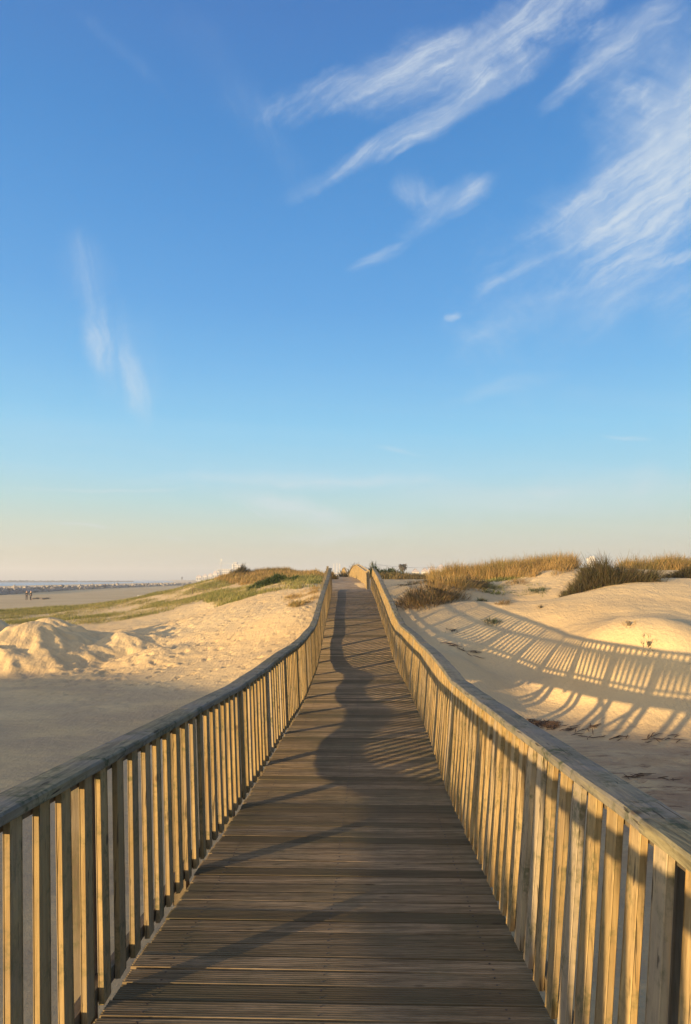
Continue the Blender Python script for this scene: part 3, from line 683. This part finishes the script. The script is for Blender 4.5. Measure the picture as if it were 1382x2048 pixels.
def grass(name, poly, tufts, per, hr, wr, spread, mat, label, cat='grass', patch=(2.5, .0), gmix=(0, 1), lean=.45, wind=(.25, .1)):
    p = np.array(poly); x = rng.uniform(p[:, 0].min(), p[:, 0].max(), tufts * 6); y = rng.uniform(p[:, 1].min(), p[:, 1].max(), tufts * 6)
    k = poly_mask(x, y, poly); x, y = x[k], y[k]
    dn = fbm(x / patch[0] + 3, y / patch[0] + 7, 3); k = dn + rng.normal(0, .26, len(x)) > patch[1]; k &= ~((np.abs(x - cx(y)) < 1.12) & (y < 62)); x, y, dn = x[k][:tufts], y[k][:tufts], dn[k][:tufts]
    n = len(x); th = rng.uniform(.45, 1.1, n) * (1 + .35 * np.clip(dn * 2, -1, 1)); tt = np.clip(rng.normal(.45, .22, n) + dn * .5, 0, 1)
    x = np.repeat(x, per) + rng.normal(0, spread, n * per); y = np.repeat(y, per) + rng.normal(0, spread, n * per); th = np.repeat(th, per)
    z = height(x, y, True); h = rng.uniform(hr[0], hr[1], n * per) * th; w = rng.uniform(wr[0], wr[1], n * per)
    lx = rng.normal(wind[0], lean, n * per); ly = rng.normal(wind[1], lean, n * per)
    ti = np.clip(np.repeat(tt, per) + rng.normal(0, .18, n * per), gmix[0], gmix[1])
    V, Fq, T = blades(x, y, z, h, w, lx, ly, ti)
    o = mesh_np(name, V, Fq, mat, T); tag(o, label, cat, kind='stuff'); return o
pp = lambda *q: [(P(a, 1160, d)[0], d) for a, d in q]
grass('marram_grass', pp((430, 74), (540, 78), (650, 70), (652, 54), (600, 52), (520, 54), (440, 66)), 2400, 13, (.22, .6), (.018, .034), .18, M['marram'],
      'straw coloured marram grass crowning the dune left of the footbridge', patch=(2.2, -.08))
grass('short_grass', pp((-90, 66), (0, 75), (200, 80), (400, 78), (470, 70), (440, 52), (330, 47), (180, 46), (20, 50)), 13000, 7, (.10, .28), (.014, .028), .30, M['green'],
      'short green grass spreading down the sandy slope towards the beach', patch=(2.6, -.06), gmix=(.0, .85))
grass('ridge_grass', pp((-90, 67), (0, 73), (200, 79), (400, 78), (430, 71), (300, 68), (100, 64), (-80, 60)), 6000, 8, (.14, .36), (.02, .036), .28, M['green'],
      'bright green grass fringe along the dune edge above the beach', patch=(3.0, -.28), gmix=(.3, 1))
grass('sparse_grass', pp((400, 52), (520, 56), (640, 54), (640, 38), (560, 38), (440, 42)), 1500, 9, (.12, .38), (.018, .03), .14, M['green'],
      'sparse yellow green grass on the sand below the left dune top', patch=(2.2, .10), gmix=(0, .8))
grass('dry_grass', pp((565, 37), (640, 37), (628, 31), (585, 30)), 300, 9, (.08, .26), (.012, .02), .12, M['marram'],
      'thin dry grass on the trodden sand just left of the footbridge railing', patch=(1.2, .02))
grass('marram_grass', pp((862, 45), (900, 47), (1150, 41), (1148, 35), (1090, 34), (1000, 36.5), (930, 40), (870, 42)), 2500, 15, (.3, 1.0), (.012, .024), .13, M['marram'],
      'tall tawny marram grass along the crest of the right dune', patch=(1.6, -.08))
grass('marram_grass', pp((1228, 47), (1300, 50), (1480, 50), (1480, 39), (1360, 38), (1260, 40)), 2100, 15, (.3, 1.0), (.014, .026), .14, M['marram'],
      'tawny marram grass on the skyline at the far right edge', patch=(1.8, -.10))
grass('low_grass', pp((745, 70), (900, 66), (890, 46), (800, 44), (742, 50)), 2200, 10, (.15, .5), (.025, .04), .2, M['marram'],
      'low tawny grass behind the right dune under the palm tree', patch=(2.4, -.15))
grass('creeping_plants', pp((900, 41), (1090, 35), (1100, 30.5), (1010, 30), (930, 33), (850, 38)), 420, 16, (.05, .16), (.03, .05), .14, M['green'],
      'low green creeping plants scattered over the right dune face', cat='dune plants', patch=(1.5, .18), gmix=(.5, 1), lean=.9)
grass('creeping_plants', pp((800, 42), (880, 41), (900, 34), (790, 33)), 330, 12, (.04, .13), (.03, .05), .15, M['brown'],
      'dull brown creeping plants on the dune just right of the footbridge end', cat='dune plants', patch=(1.3, .08), lean=.9)
grass('path_grass', [(cx(47) + .5, 44), (cx(52) + 1.0, 54), (cx(44) + 1.1, 40)], 90, 16, (.25, .55), (.014, .024), .13, M['marram'],
      'tuft of dry grass growing through the sand at the right of the path', patch=(2, -1))
def shrub(name, px, d, rx, ry, h, n, mat, label, cat='shrub', wr=(.015, .03), upright=.35, seed=1, blade=(.25, .5), group=None):
    cx0 = P(px, 1160, d)[0]; r = np.random.default_rng(seed)
    a = r.random(n) * 2 * math.pi; q = np.sqrt(r.random(n)); ed = 1 + .25 * np.sin(3 * a + seed) + .16 * np.sin(7 * a + 2 * seed) + .22 * r.random(n)
    x = cx0 + np.cos(a) * q * rx * ed; y = d + np.sin(a) * q * ry * ed
    dome = np.sqrt(np.clip(1 - q * q, 0, 1)) * np.clip(.9 + 1.1 * fbm(x / .45, y / .45, 2), .25, 1.5); z0 = height(x, y, True)
    zz = z0 + dome * h * (r.random(n) ** .6) * .72
    hh = r.uniform(blade[0], blade[1], n) * (.5 + .5 * dome) * h * r.choice([.7, 1, 1, 1.35], n); lx = np.cos(a) * q * .9 + r.normal(0, upright, n); ly = np.sin(a) * q * .9 + r.normal(0, upright, n)
    V, Fq, T = blades(x, y, zz, hh, r.uniform(wr[0], wr[1], n), lx, ly, np.clip(r.normal(.5, .28, n), 0, 1))
    root = empty(name, (cx0, d, hz1(cx0, d)), label, cat, group)
    mesh_np('foliage', V, Fq, mat, T, root=root)
    mb = MB()
    for k in range(9):
        b = r.random() * 6.28; rr_ = r.random() * .6; zb = hz1(cx0, d)
        mb.tube([(cx0 + math.cos(b) * rr_ * rx * .3, d + math.sin(b) * rr_ * ry * .3, zb - .1), (cx0 + math.cos(b) * rx * .5 * rr_, d + math.sin(b) * ry * .5 * rr_, zb + h * .3), (cx0 + math.cos(b) * rx * .75 * rr_, d + math.sin(b) * ry * .75 * rr_, zb + h * .62)], [.02, .014, .006], 5)
    mb.build('branches', M['pile'], root)
    return root
shrub('shrub', 1216, 27.6, 1.45, .9, .74, 7500, M['brown'], 'large dark brown shrub on the crest of the right dune', seed=3, blade=(.25, .85), wr=(.010, .022))
shrub('shrub', 1270, 27.4, .75, .5, .36, 2200, M['brown'], 'low brown green shrub trailing right of the large dark shrub', seed=4)
shrub('shrub', 1172, 28.2, .75, .55, .72, 3200, M['brown'], 'small brown shrub at the left foot of the large dark shrub', seed=5)
shrub('shrub', 1378, 29, .75, .6, .5, 2500, M['brown'], 'brown shrub at the right edge of the photo on the dune', seed=6)
shrub('shrub', 858, 28.6, 1.1, 1.3, .55, 3000, M['red'], 'reddish brown shrub in the railing shadow right of the footbridge', seed=7, blade=(.5, 1.15), wr=(.010, .02))
shrub('shrub', 900, 31.5, 1.0, 1.0, .42, 1900, M['marram'], 'dry ochre shrub above the reddish shrub on the right dune', seed=8, blade=(.5, 1.1), wr=(.010, .02))
shrub('shrub', 940, 33.5, .9, .9, .42, 2200, M['red'], 'tawny shrub on the dune left of the creeping plants', seed=18)
shrub('shrub', 548, 46.5, 1.45, .9, .42, 4200, M['leafy'], 'dense dark green mat of leaves near the left dune top', wr=(.03, .05), seed=9, blade=(.3, .6))
shrub('shrub', 776, 62, 1.5, 1.2, .75, 3200, M['leafy'], 'dark green bush behind the right railing top', wr=(.04, .06), seed=10)
shrub('shrub', 752, 58, .6, .9, 1.0, 1500, M['leafy'], 'tall dark bush right beside the far railing post', wr=(.03, .05), seed=11)
shrub('shrub', 706, 74, 1.6, 1.4, 1.35, 3000, M['brown'], 'dull grey green bush behind the golden railing hump', wr=(.04, .07), seed=12)
shrub('shrub', 478, 69, .8, .8, .8, 1400, M['brown'], 'dark round bush at the left end of the dune crest', wr=(.03, .05), seed=13)
shrub('shrub', 665, 50, .28, .5, .6, 700, M['marram'], 'small dry bush beside the left railing end', wr=(.02, .03), seed=14)
for k, (px, d, r_, h, n, mt, lb) in enumerate((
    (963, 27.4, .2, .22, 160, 'leafy', 'tiny green plant just above the railing shadow, leftmost of the small ones'),
    (1005, 25.6, .24, .2, 200, 'red', 'little dry plant at the edge of the railing shadow'),
    (983, 23.6, .26, .18, 200, 'leafy', 'grey green seedling within the striped shadow'),
    (1255, 19.0, .18, .16, 36, 'marram', 'wispy dry stalks in the striped shadow on the right dune'),
    (1292, 18.2, .2, .16, 40, 'brown', 'sparse dark stalks low on the striped dune face'),
    (1120, 28.3, .4, .14, 260, 'leafy', 'flat green plant near the top of the right dune'),
    (985, 33.0, .5, .22, 420, 'green', 'olive green plant among the creepers left on the dune face'),
    (1035, 34.0, .55, .2, 420, 'red', 'dry brownish plant right under the marram crest'),
    (1075, 31.5, .45, .2, 420, 'leafy', 'spreading green plant below the marram crest'),
    (830, 33.0, .5, .16, 300, 'brown', 'dark creeping plant beside the striped shadow near the railing'),
    (1080, 24.5, .1, .14, 40, 'brown', 'single tiny sprout on the bare lit sand'),
    (905, 23.0, .35, .12, 60, 'brown', 'thin dead twigs lying in the deck shadow on the dune'))):
    shrub('small_plant', px, d, r_, r_, h, n, M[mt], lb, 'plant', (.006, .014), .7, 30 + k, (.5, 1.1), 'small plants on the right dune')

# twigs and sea litter on the damp flat
wm = Mat('dry dark litter', .9, .1); wm.color(wm.mix(wm.noise(9, 4), (.05, .03, .02), (.13, .08, .05))); M['litter'] = wm.m
def litter(px, py, L_, n, label, seed, dmin=8):
    c = ground_at(px, py, dmin, 60); r = random.Random(seed); mb = MB()
    rt = tag
    for k in range(n):
        a = r.uniform(-.5, .5) + (0 if r.random() < .8 else 1.2); x = c[0] + r.uniform(-L_, L_); y = c[1] + r.uniform(-.2, .2) - (x - c[0]) * .25; l = r.uniform(.05, .22)
        p = [(x + math.cos(a) * l * t, y + math.sin(a) * l * t + r.uniform(-.02, .02), hz1(x + math.cos(a) * l * t, y + math.sin(a) * l * t) + .012 + r.uniform(0, .03)) for t in (-1, -.3, .4, 1)]
        mb.tube(p, [.004, .009, .008, .003], 5)
    o = mb.build('sea_litter', M['litter']); tag(o, label, 'litter', kind='stuff')
litter(1085, 1453, .35, 70, 'dark clump of dried seaweed at the foot of the shadowed dune', 1)
litter(1130, 1459, .7, 30, 'long streak of dark sea litter below the lit triangles', 2)
litter(1270, 1480, 1.1, 26, 'scattered dark twigs along the foot of the right dune', 3)
litter(1345, 1560, .8, 14, 'reddish litter on the damp sand right of the near railing', 4)
litter(930, 1300, .6, 16, 'thin trail of dead stems in the deck shadow on the dune', 5)

# ------------------------------------------------------------------ beach: people, plank, stake, rocks
def plain(name, c, rough=.8, var=.25, sc=3):
    w = Mat(name, rough, .2); w.color(w.mix(w.noise(sc, 3), tuple(v * (1 - var) for v in c), tuple(min(1, v * (1 + var)) for v in c))); return w.m
M['skin'] = plain('skin', (.45, .27, .18), .6, .08); M['jacket'] = plain('dark jacket cloth', (.025, .03, .035)); M['trouser'] = plain('dark trousers cloth', (.035, .035, .045)); M['hair'] = plain('dark hair', (.02, .015, .012), .6)
def skinned(name, verts, edges, radii, mat, root, rootidx=0):
    me = bpy.data.meshes.new(name); me.from_pydata(verts, edges, []); o = bpy.data.objects.new(name, me); col.objects.link(o)
    md = o.modifiers.new('skin', 'SKIN'); md.use_smooth_shade = True
    for i, r in enumerate(radii): me.skin_vertices[0].data[i].radius = (r, r * .85) if not isinstance(r, tuple) else r
    me.skin_vertices[0].data[rootidx].use_root = True
    ss = o.modifiers.new('sub', 'SUBSURF'); ss.levels = 1; ss.render_levels = 1
    me.materials.append(mat); o.parent = root; return o
def person(loc, rotz, label, stride=.12, lying=False, group=None, arm=.0, bend=.0):
    rt = empty('person', loc, label, 'person', group)
    V_ = [(0, 0, .95), (0, bend * .3, 1.18), (0, bend, 1.42), (0, bend + .02, 1.50), (0, bend + .03, 1.58), (0, bend + .03, 1.66),
          (-.09, 0, .90), (-.10, stride, .50), (-.10, stride * .6, .09), (-.10, stride * .6 + .14, .04), (.09, 0, .90), (.10, -stride * .3, .50), (.10, -stride, .09), (.10, -stride + .14, .04),
          (-.19, bend, 1.40), (-.24, bend - .02 + arm * .3, 1.12), (-.22, bend + .12 + arm, .90), (-.215, bend + .15 + arm, .82), (.19, bend, 1.40), (.24, bend - .02 + arm * .3, 1.12), (.22, bend + .12 + arm, .90), (.215, bend + .15 + arm, .82)]
    E = [(0, 1), (1, 2), (2, 3), (3, 4), (4, 5), (0, 6), (6, 7), (7, 8), (8, 9), (0, 10), (10, 11), (11, 12), (12, 13), (2, 14), (14, 15), (15, 16), (16, 17), (2, 18), (18, 19), (19, 20), (20, 21)]
    Rr = [.13, .12, .14, .05, .085, .075, .085, .06, .04, .035, .085, .06, .04, .035, .055, .042, .032, .035, .055, .042, .032, .035]
    skinned('body', V_, E, Rr, M['skin'], rt)
    s = 1.16
    skinned('jacket', [V_[0], V_[1], V_[2], V_[14], V_[15], V_[16], V_[18], V_[19], V_[20]], [(0, 1), (1, 2), (2, 3), (3, 4), (4, 5), (2, 6), (6, 7), (7, 8)], [.155, .15, .165, .075, .06, .048, .075, .06, .048], M['jacket'], rt)
    skinned('trousers', [V_[0], V_[6], V_[7], V_[8], V_[10], V_[11], V_[12]], [(0, 1), (1, 2), (2, 3), (0, 4), (4, 5), (5, 6)], [.145, .105, .08, .06, .105, .08, .06], M['trouser'], rt)
    skinned('hair', [(0, bend, 1.63), (0, bend + .01, 1.70)], [(0, 1)], [.088, .075], M['hair'], rt)
    rt.rotation_euler = (R(-86) if lying else 0, 0, rotz)
    if lying: rt.location.z += .14
    return rt
def stand(px, py, dmin, dmax): 
    p = ground_at(px, py, dmin, dmax); return (p[0], p[1], hz1(p[0], p[1]))
a = stand(53, 1201, 90, 200)
person(a, R(200), 'person in dark clothes standing on the beach, left one of the close pair', .05, bend=.05)
person((a[0] + .62, a[1] + .25, hz1(a[0] + .62, a[1] + .25)), R(150), 'person in dark clothes standing with parted legs, right one of the close pair', .20, bend=.04)
b = stand(70, 1199, 90, 200)
person((b[0] - .6, b[1], b[2]), R(-88), 'person in dark clothes lying on the beach nearest to the standing pair', .05, True)
person((b[0] + 1.3, b[1] - .4, b[2]), R(-80), 'person in dark clothes lying on the beach farther right of the standing pair', .1, True)
c = P(210, 1172.5, 300); person((c[0], c[1], hz1(c[0], c[1])), R(30), 'tiny figure in dark clothes by the rocks at the water edge', .2)
c = P(364, 1160, 330); person((c[0], c[1], max(hz1(c[0], c[1]), c[2])), R(60), 'tiny dark figure on the skyline above the beach', .15)
M['wht'] = plain('weathered white board', (.62, .60, .55), .7, .1); M['stone'] = plain('sea worn grey rock', (.27, .23, .19), .9, .5, .6); M['bwstone'] = plain('dark breakwater stone', (.10, .10, .10), .9, .4, .3)
q = stand(283, 1193, 60, 200); mb = MB(); mb.bar((q[0] - .9, q[1], q[2] + .12), (q[0] + .9, q[1] + .5, q[2] + .16), .35, .2, chamfer=.02); o = mb.build('driftwood_beam', M['wht']); tag(o, 'pale driftwood beam lying on the beach beyond the green grass', 'driftwood')
q = stand(385, 1188, 40, 120); mb = MB(); mb.bar((q[0], q[1], q[2] - .2), (q[0] + .02, q[1], q[2] + .55), .07, .07, (0, 1, 0), chamfer=.01); mb.bar((q[0] + .02, q[1] - .04, q[2] + .5), (q[0] + 1.0, q[1] + .1, q[2] + .38), .02, .06); o = mb.build('wooden_stake', M['pile']); tag(o, 'short dark wooden stake in the grass on the left slope', 'stake')
mb = MB(); RK = [P(-60, 1182, 165), P(0, 1182, 185), P(60, 1180, 215), P(130, 1174, 260), P(230, 1169, 330), P(320, 1163.5, 420), P(400, 1160, 520)]
tr = np.array(RK)
for k in range(1000):
    t = rng.random() ** .8 * (len(tr) - 1); i = int(t); f = t - i; i2 = min(i + 1, len(tr) - 1)
    x = tr[i, 0] * (1 - f) + tr[i2, 0] * f; y = tr[i, 1] * (1 - f) + tr[i2, 1] * f; o_ = rng.uniform(-4.5, 3.0); x -= o_ * .9; y += rng.uniform(-3, 3)
    zg = hz1(x, y); up = max(0, 1.5 - abs(o_ + .5) * .42); r_ = rng.uniform(.55, 1.15)
    mb.blob((x, y, zg + up * rng.uniform(.3, 1)), (r_, r_ * rng.uniform(.7, 1), r_ * rng.uniform(.6, .9)), .22, k, 1, rng.random())
tag(mb.build('rock_armour', M['stone']), 'long bank of piled grey boulders between beach and sea', 'rocks', kind='stuff')
mb = MB()
for k in range(420):
    t = rng.random(); px = -80 + t * 345; d = 1250 + t * 200; p = P(px, 1160, d); r_ = rng.uniform(2.2, 3.6) * (1 - .45 * t)
    mb.blob((p[0] + rng.uniform(-5, 5), d + rng.uniform(-6, 6), SEA + rng.uniform(.3, 2.6) * (1 - .35 * t)), (r_ * 1.3, r_, r_ * .7), .25, k + 2000, 1, rng.random())
tag(mb.build('breakwater', M['bwstone']), 'low dark stone breakwater far out across the sea', 'breakwater', kind='stuff')

# ------------------------------------------------------------------ far things: town, stacks, palm, pole
def facade(name, c, wc, sc):
    w = Mat(name, .7, .2); br = w.N.new('ShaderNodeTexBrick'); br.offset = 0
    br.inputs['Color1'].default_value = wc + (1,); br.inputs['Color2'].default_value = tuple(v * .8 for v in wc) + (1,); br.inputs['Mortar'].default_value = c + (1,)
    br.inputs['Scale'].default_value = sc; br.inputs['Mortar Size'].default_value = .035; br.inputs['Brick Width'].default_value = .12; br.inputs['Row Height'].default_value = .14
    mp = w.N.new('ShaderNodeMapping'); mp.inputs['Rotation'].default_value = (R(90), 0, 0); w.L.new(w.tc, mp.inputs[0]); w.L.new(mp.outputs[0], br.inputs['Vector']); w.color(br.outputs[0]); return w.m
M['fw'] = plain('pale render', (.50, .46, .41), .7, .06, .2); M['glass'] = plain('dark window glass', (.12, .12, .13), .3, .2); M['roof'] = plain('pale tiled roof', (.46, .38, .33), .8, .2); M['steel'] = plain('grey steel', (.35, .36, .38), .5, .1)
def block(px0, px1, ytop, ybot, d, depth, root, name='wall', mat='fw', floors=0, cols=0, roof=None):
    a, b = P(px0, ybot, d), P(px1, ytop, d); mb = MB(); z0, z1 = a[2], b[2]; x0, x1 = a[0], b[0]
    mb.add([(x0, d, z0), (x1, d, z0), (x1, d + depth, z0), (x0, d + depth, z0), (x0, d, z1), (x1, d, z1), (x1, d + depth, z1), (x0, d + depth, z1)], [(3, 2, 1, 0), (4, 5, 6, 7), (0, 1, 5, 4), (1, 2, 6, 5), (2, 3, 7, 6), (3, 0, 4, 7)])
    mb.build(name, M[mat], root)
    if floors:
        for fl in range(floors):
            for cc in range(cols):
                wx = x0 + (x1 - x0) * (cc + .5) / cols; wz = z0 + (z1 - z0) * (fl + .55) / floors; ww = (x1 - x0) / cols * .28; wh = (z1 - z0) / floors * .26
                m2 = MB(); m2.bar((wx - ww, d - .12, wz), (wx + ww, d - .12, wz), .3, wh * 2); m2.build('window', M['glass'], root)
    if roof:
        m2 = MB(); h = (z1 - z0) * .45; y1 = d + depth; e = .4
        m2.add([(x0 - e, d - e, z1), (x1 + e, d - e, z1), (x1 + e, y1 + e, z1), (x0 - e, y1 + e, z1), (x0 + depth * .3, d + depth / 2, z1 + h), (x1 - depth * .3, d + depth / 2, z1 + h)], [(0, 1, 5, 4), (1, 2, 5), (2, 3, 4, 5), (3, 0, 4), (3, 2, 1, 0)]); m2.build('roof', M['roof'], root)
DT = 1500
t = empty('apartment_tower', P(470, 1160, DT), 'pale high apartment tower rising above the left dune crest', 'building')
block(463.5, 466.5, 1128, 1156, DT, 14, t, 'wall'); block(466.5, 473.5, 1124.5, 1156, DT + 2, 16, t, 'stair_core', floors=7, cols=2); block(473.5, 480.5, 1129, 1156, DT, 14, t, 'wall', floors=6, cols=1)
t = empty('apartment_block', P(445, 1160, DT - 60), 'long low white block left of the apartment tower', 'building')
block(434, 439, 1139, 1158, DT - 60, 14, t, floors=4, cols=1); block(439, 463, 1138, 1158, DT - 56, 14, t, floors=4, cols=6)
def crane(px, ytop, ybot, d, jib0, jib1, yj, label):
    t = empty('tower_crane', P(px, ybot, d), label, 'crane')
    a, b = P(px, ybot, d), P(px, ytop, d); mb = MB(); s = .9
    for sx, sy in ((-s, -s), (s, -s), (s, s), (-s, s)): mb.bar((a[0] + sx, d + sy, a[2]), (a[0] + sx, d + sy, b[2]), .35, .35, (0, 1, 0))
    n = 12
    for k in range(n):
        z0 = a[2] + (b[2] - a[2]) * k / n; z1 = a[2] + (b[2] - a[2]) * (k + 1) / n; f = 1 if k % 2 else -1
        mb.bar((a[0] - s * f, d - s, z0), (a[0] + s * f, d - s, z1), .2, .2, (0, 1, 0))
    mb.build('mast', M['steel'], t)
    j0, j1 = P(jib0, yj, d), P(jib1, yj, d); mb = MB(); mb.bar(j0, j1, .6, .35); mb.bar((j0[0], d, j0[2] + 1.2), (j1[0], d, j1[2] + .6), .25, .25)
    for k in range(10):
        x0 = j0[0] + (j1[0] - j0[0]) * k / 10; x1 = j0[0] + (j1[0] - j0[0]) * (k + .5) / 10; mb.bar((x0, d, j0[2]), (x1, d, j0[2] + 1.1), .15, .15)
    mb.build('jib', M['steel'], t); mb = MB(); mb.bar((b[0] + 1.4, d, b[2] - 4.5), (b[0] + 1.4, d, b[2] - 2), 2, 2.4, (0, 1, 0)); mb.build('cab', M['fw'], t)
crane(442, 1117, 1145, DT - 90, 436, 464, 1127.5, 'thin construction crane over the low white block')
crane(483, 1127, 1150, DT + 60, 478, 500, 1129, 'thin construction crane right of the apartment tower')
for k, (px0, px1, yt, lb) in enumerate(((392, 403, 1152, 'small pale house leftmost of the far shore row'), (405, 414, 1150.5, 'small pale house second from left in the far shore row'), (416, 424, 1149, 'pale house in the middle of the far shore row'), (425, 434, 1146, 'taller pale house nearest the low white block'))):
    t = empty('house', P(px0, 1160, 1400), lb, 'house', 'pale houses on the far shore'); block(px0, px1, yt + 2, 1163, 1400, 9, t, floors=1, cols=2, roof=True)
for k, (px, yt, lb) in enumerate(((668, 1127, 'left one of three slim white stacks on the horizon'), (674.3, 1125.5, 'middle one of three slim white stacks on the horizon'), (679.6, 1126, 'right one of three slim white stacks on the horizon'))):
    a, b = P(px, 1152, 1300), P(px, yt, 1300); t = empty('chimney', a, lb, 'chimney', 'white stacks on the horizon'); mb = MB(); mb.tube([a, ((a[0] + b[0]) / 2, a[1], (a[2] + b[2]) / 2), b], [1.0, .8, .65], 12); mb.build('stack', M['fw'], t)
    mb = MB(); mb.tube([(b[0], b[1], b[2] - .8), (b[0], b[1], b[2] + .1)], [.85, .85], 12); mb.build('rim', M['steel'], t)
t = empty('warehouse', P(675, 1150, 1290), 'long low white building under the three stacks', 'building'); block(658, 692, 1145.5, 1153, 1290, 20, t, floors=1, cols=9)
t = empty('apartment_block', P(1188, 1150, 700), 'white building peeking over the large dark shrub', 'building'); block(1180.5, 1192, 1116, 1158, 700, 9, t, floors=9, cols=3); block(1183, 1189, 1112.5, 1116, 702, 6, t, 'roof_house')
for k, (px0, px1, yt, d, lb) in enumerate(((858, 872, 1139, 620, 'low white house between palm tree and right dune'), (876, 892, 1137, 650, 'wide white warehouse left of the right dune crest'), (826, 838, 1142.5, 600, 'small pale house right beside the palm tree'), (741, 748, 1141, 560, 'tiny pale house behind the railing top'), (845, 856, 1141.5, 660, 'narrow pale house between two wider ones'), (782, 792, 1143, 600, 'low pale house left of the palm tree'))):
    t = empty('house', P(px0, 1155, d), lb, 'house', 'houses beyond the right dune'); block(px0, px1, yt + 1.5, 1160, d, 10, t, floors=1, cols=3, roof=True)
M['trunk'] = plain('palm trunk', (.10, .07, .045), .9, .3)
def palm(px, ytop, d, label):
    b = P(px, ytop, d); zb = hz1(b[0], d) - .3; t = empty('palm_tree', (b[0], d, zb), label, 'palm tree'); zt = b[2] - .9
    mb = MB(); mb.tube([(b[0] + .2, d, zb), (b[0] + .05, d, (zb + zt) / 2), (b[0], d, zt)], [.38, .28, .24], 8); mb.build('trunk', M['trunk'], t)
    mb = MB()
    for k in range(44):
        a = k * 2.399; el = 1.25 - 1.9 * (k / 44); L_ = 2.0; pr = None
        pts = [Vector((b[0], d, zt))]
        for s_ in range(5):
            e = el - .38 * s_; pts.append(pts[-1] + Vector((math.cos(a) * math.cos(e), math.sin(a) * math.cos(e), math.sin(e))) * L_ / 5)
        side = Vector((-math.sin(a), math.cos(a), 0)); v = []
        for i_, p_ in enumerate(pts): w_ = (.10, .34, .38, .32, .2, .03)[i_]; v += [p_ - side * w_ - Vector((0, 0, w_ * .5)), p_, p_ + side * w_ - Vector((0, 0, w_ * .5))]
        f = []
        for i_ in range(5): f += [(i_ * 3, i_ * 3 + 1, i_ * 3 + 4, i_ * 3 + 3), (i_ * 3 + 1, i_ * 3 + 2, i_ * 3 + 5, i_ * 3 + 4)]
        mb.add(v, f, random.random())
    mb.build('crown', M['brown'], t)
palm(805.5, 1127.5, 230, 'lone small palm tree on the low land right of the footbridge')
def pole(px, ytop, d, label):
    b = P(px, ytop, d); zb = hz1(b[0], d) - .5; t = empty('utility_pole', (b[0], d, zb), label, 'utility pole', 'poles carrying the thin wires'); mb = MB(); mb.tube([(b[0], d, zb), b], [.16, .11], 8); mb.build('mast', M['pile'], t)
    mb = MB(); mb.bar((b[0] - .9, d, b[2] - .5), (b[0] + .9, d, b[2] - .5), .12, .14); mb.build('crossarm', M['pile'], t); return b
pl = [pole(743.5, 1125, 250, 'thin wooden utility pole just right of the far railing top'), pole(912, 1128, 300, 'thin wooden utility pole behind the right dune crest')]
mb = MB()
for off in (-.8, .8):
    A, B = Vector(pl[0]) + Vector((off, 0, -.42)), Vector(pl[1]) + Vector((off, 0, -.42)); mb.tube([A.lerp(B, t_ / 12) - Vector((0, 0, 1.3 * 4 * (t_ / 12) * (1 - t_ / 12))) for t_ in range(13)], .03, 4)
o = mb.build('power_line', M['steel']); tag(o, 'two thin sagging wires strung between the far poles', 'wires')

# ------------------------------------------------------------------ the air
HZ = True
if HZ:
    hm = bpy.data.materials.new('sea haze'); hm.use_nodes = True; N = hm.node_tree.nodes
    for n in list(N):
        if n.type != 'OUTPUT_MATERIAL': N.remove(n)
    pv = N.new('ShaderNodeVolumePrincipled'); pv.inputs['Color'].default_value = (.93, .93, .95, 1); pv.inputs['Density'].default_value = .0005; pv.inputs['Anisotropy'].default_value = .15
    hm.node_tree.links.new(pv.outputs[0], N['Material Output'].inputs['Volume'])
    mb = MB(); x0, x1, y0, y1, z0, z1 = -3400, 2800, -420, 3500, -11, 52
    mb.add([(x0, y0, z0), (x1, y0, z0), (x1, y1, z0), (x0, y1, z0), (x0, y0, z1), (x1, y0, z1), (x1, y1, z1), (x0, y1, z1)], [(3, 2, 1, 0), (4, 5, 6, 7), (0, 1, 5, 4), (1, 2, 6, 5), (2, 3, 7, 6), (3, 0, 4, 7)])
    tag(mb.build('haze', hm), kind='stuff')
C.cycles.max_bounces = 5; C.cycles.diffuse_bounces = 3; C.cycles.volume_bounces = 0; C.cycles.transparent_max_bounces = 6
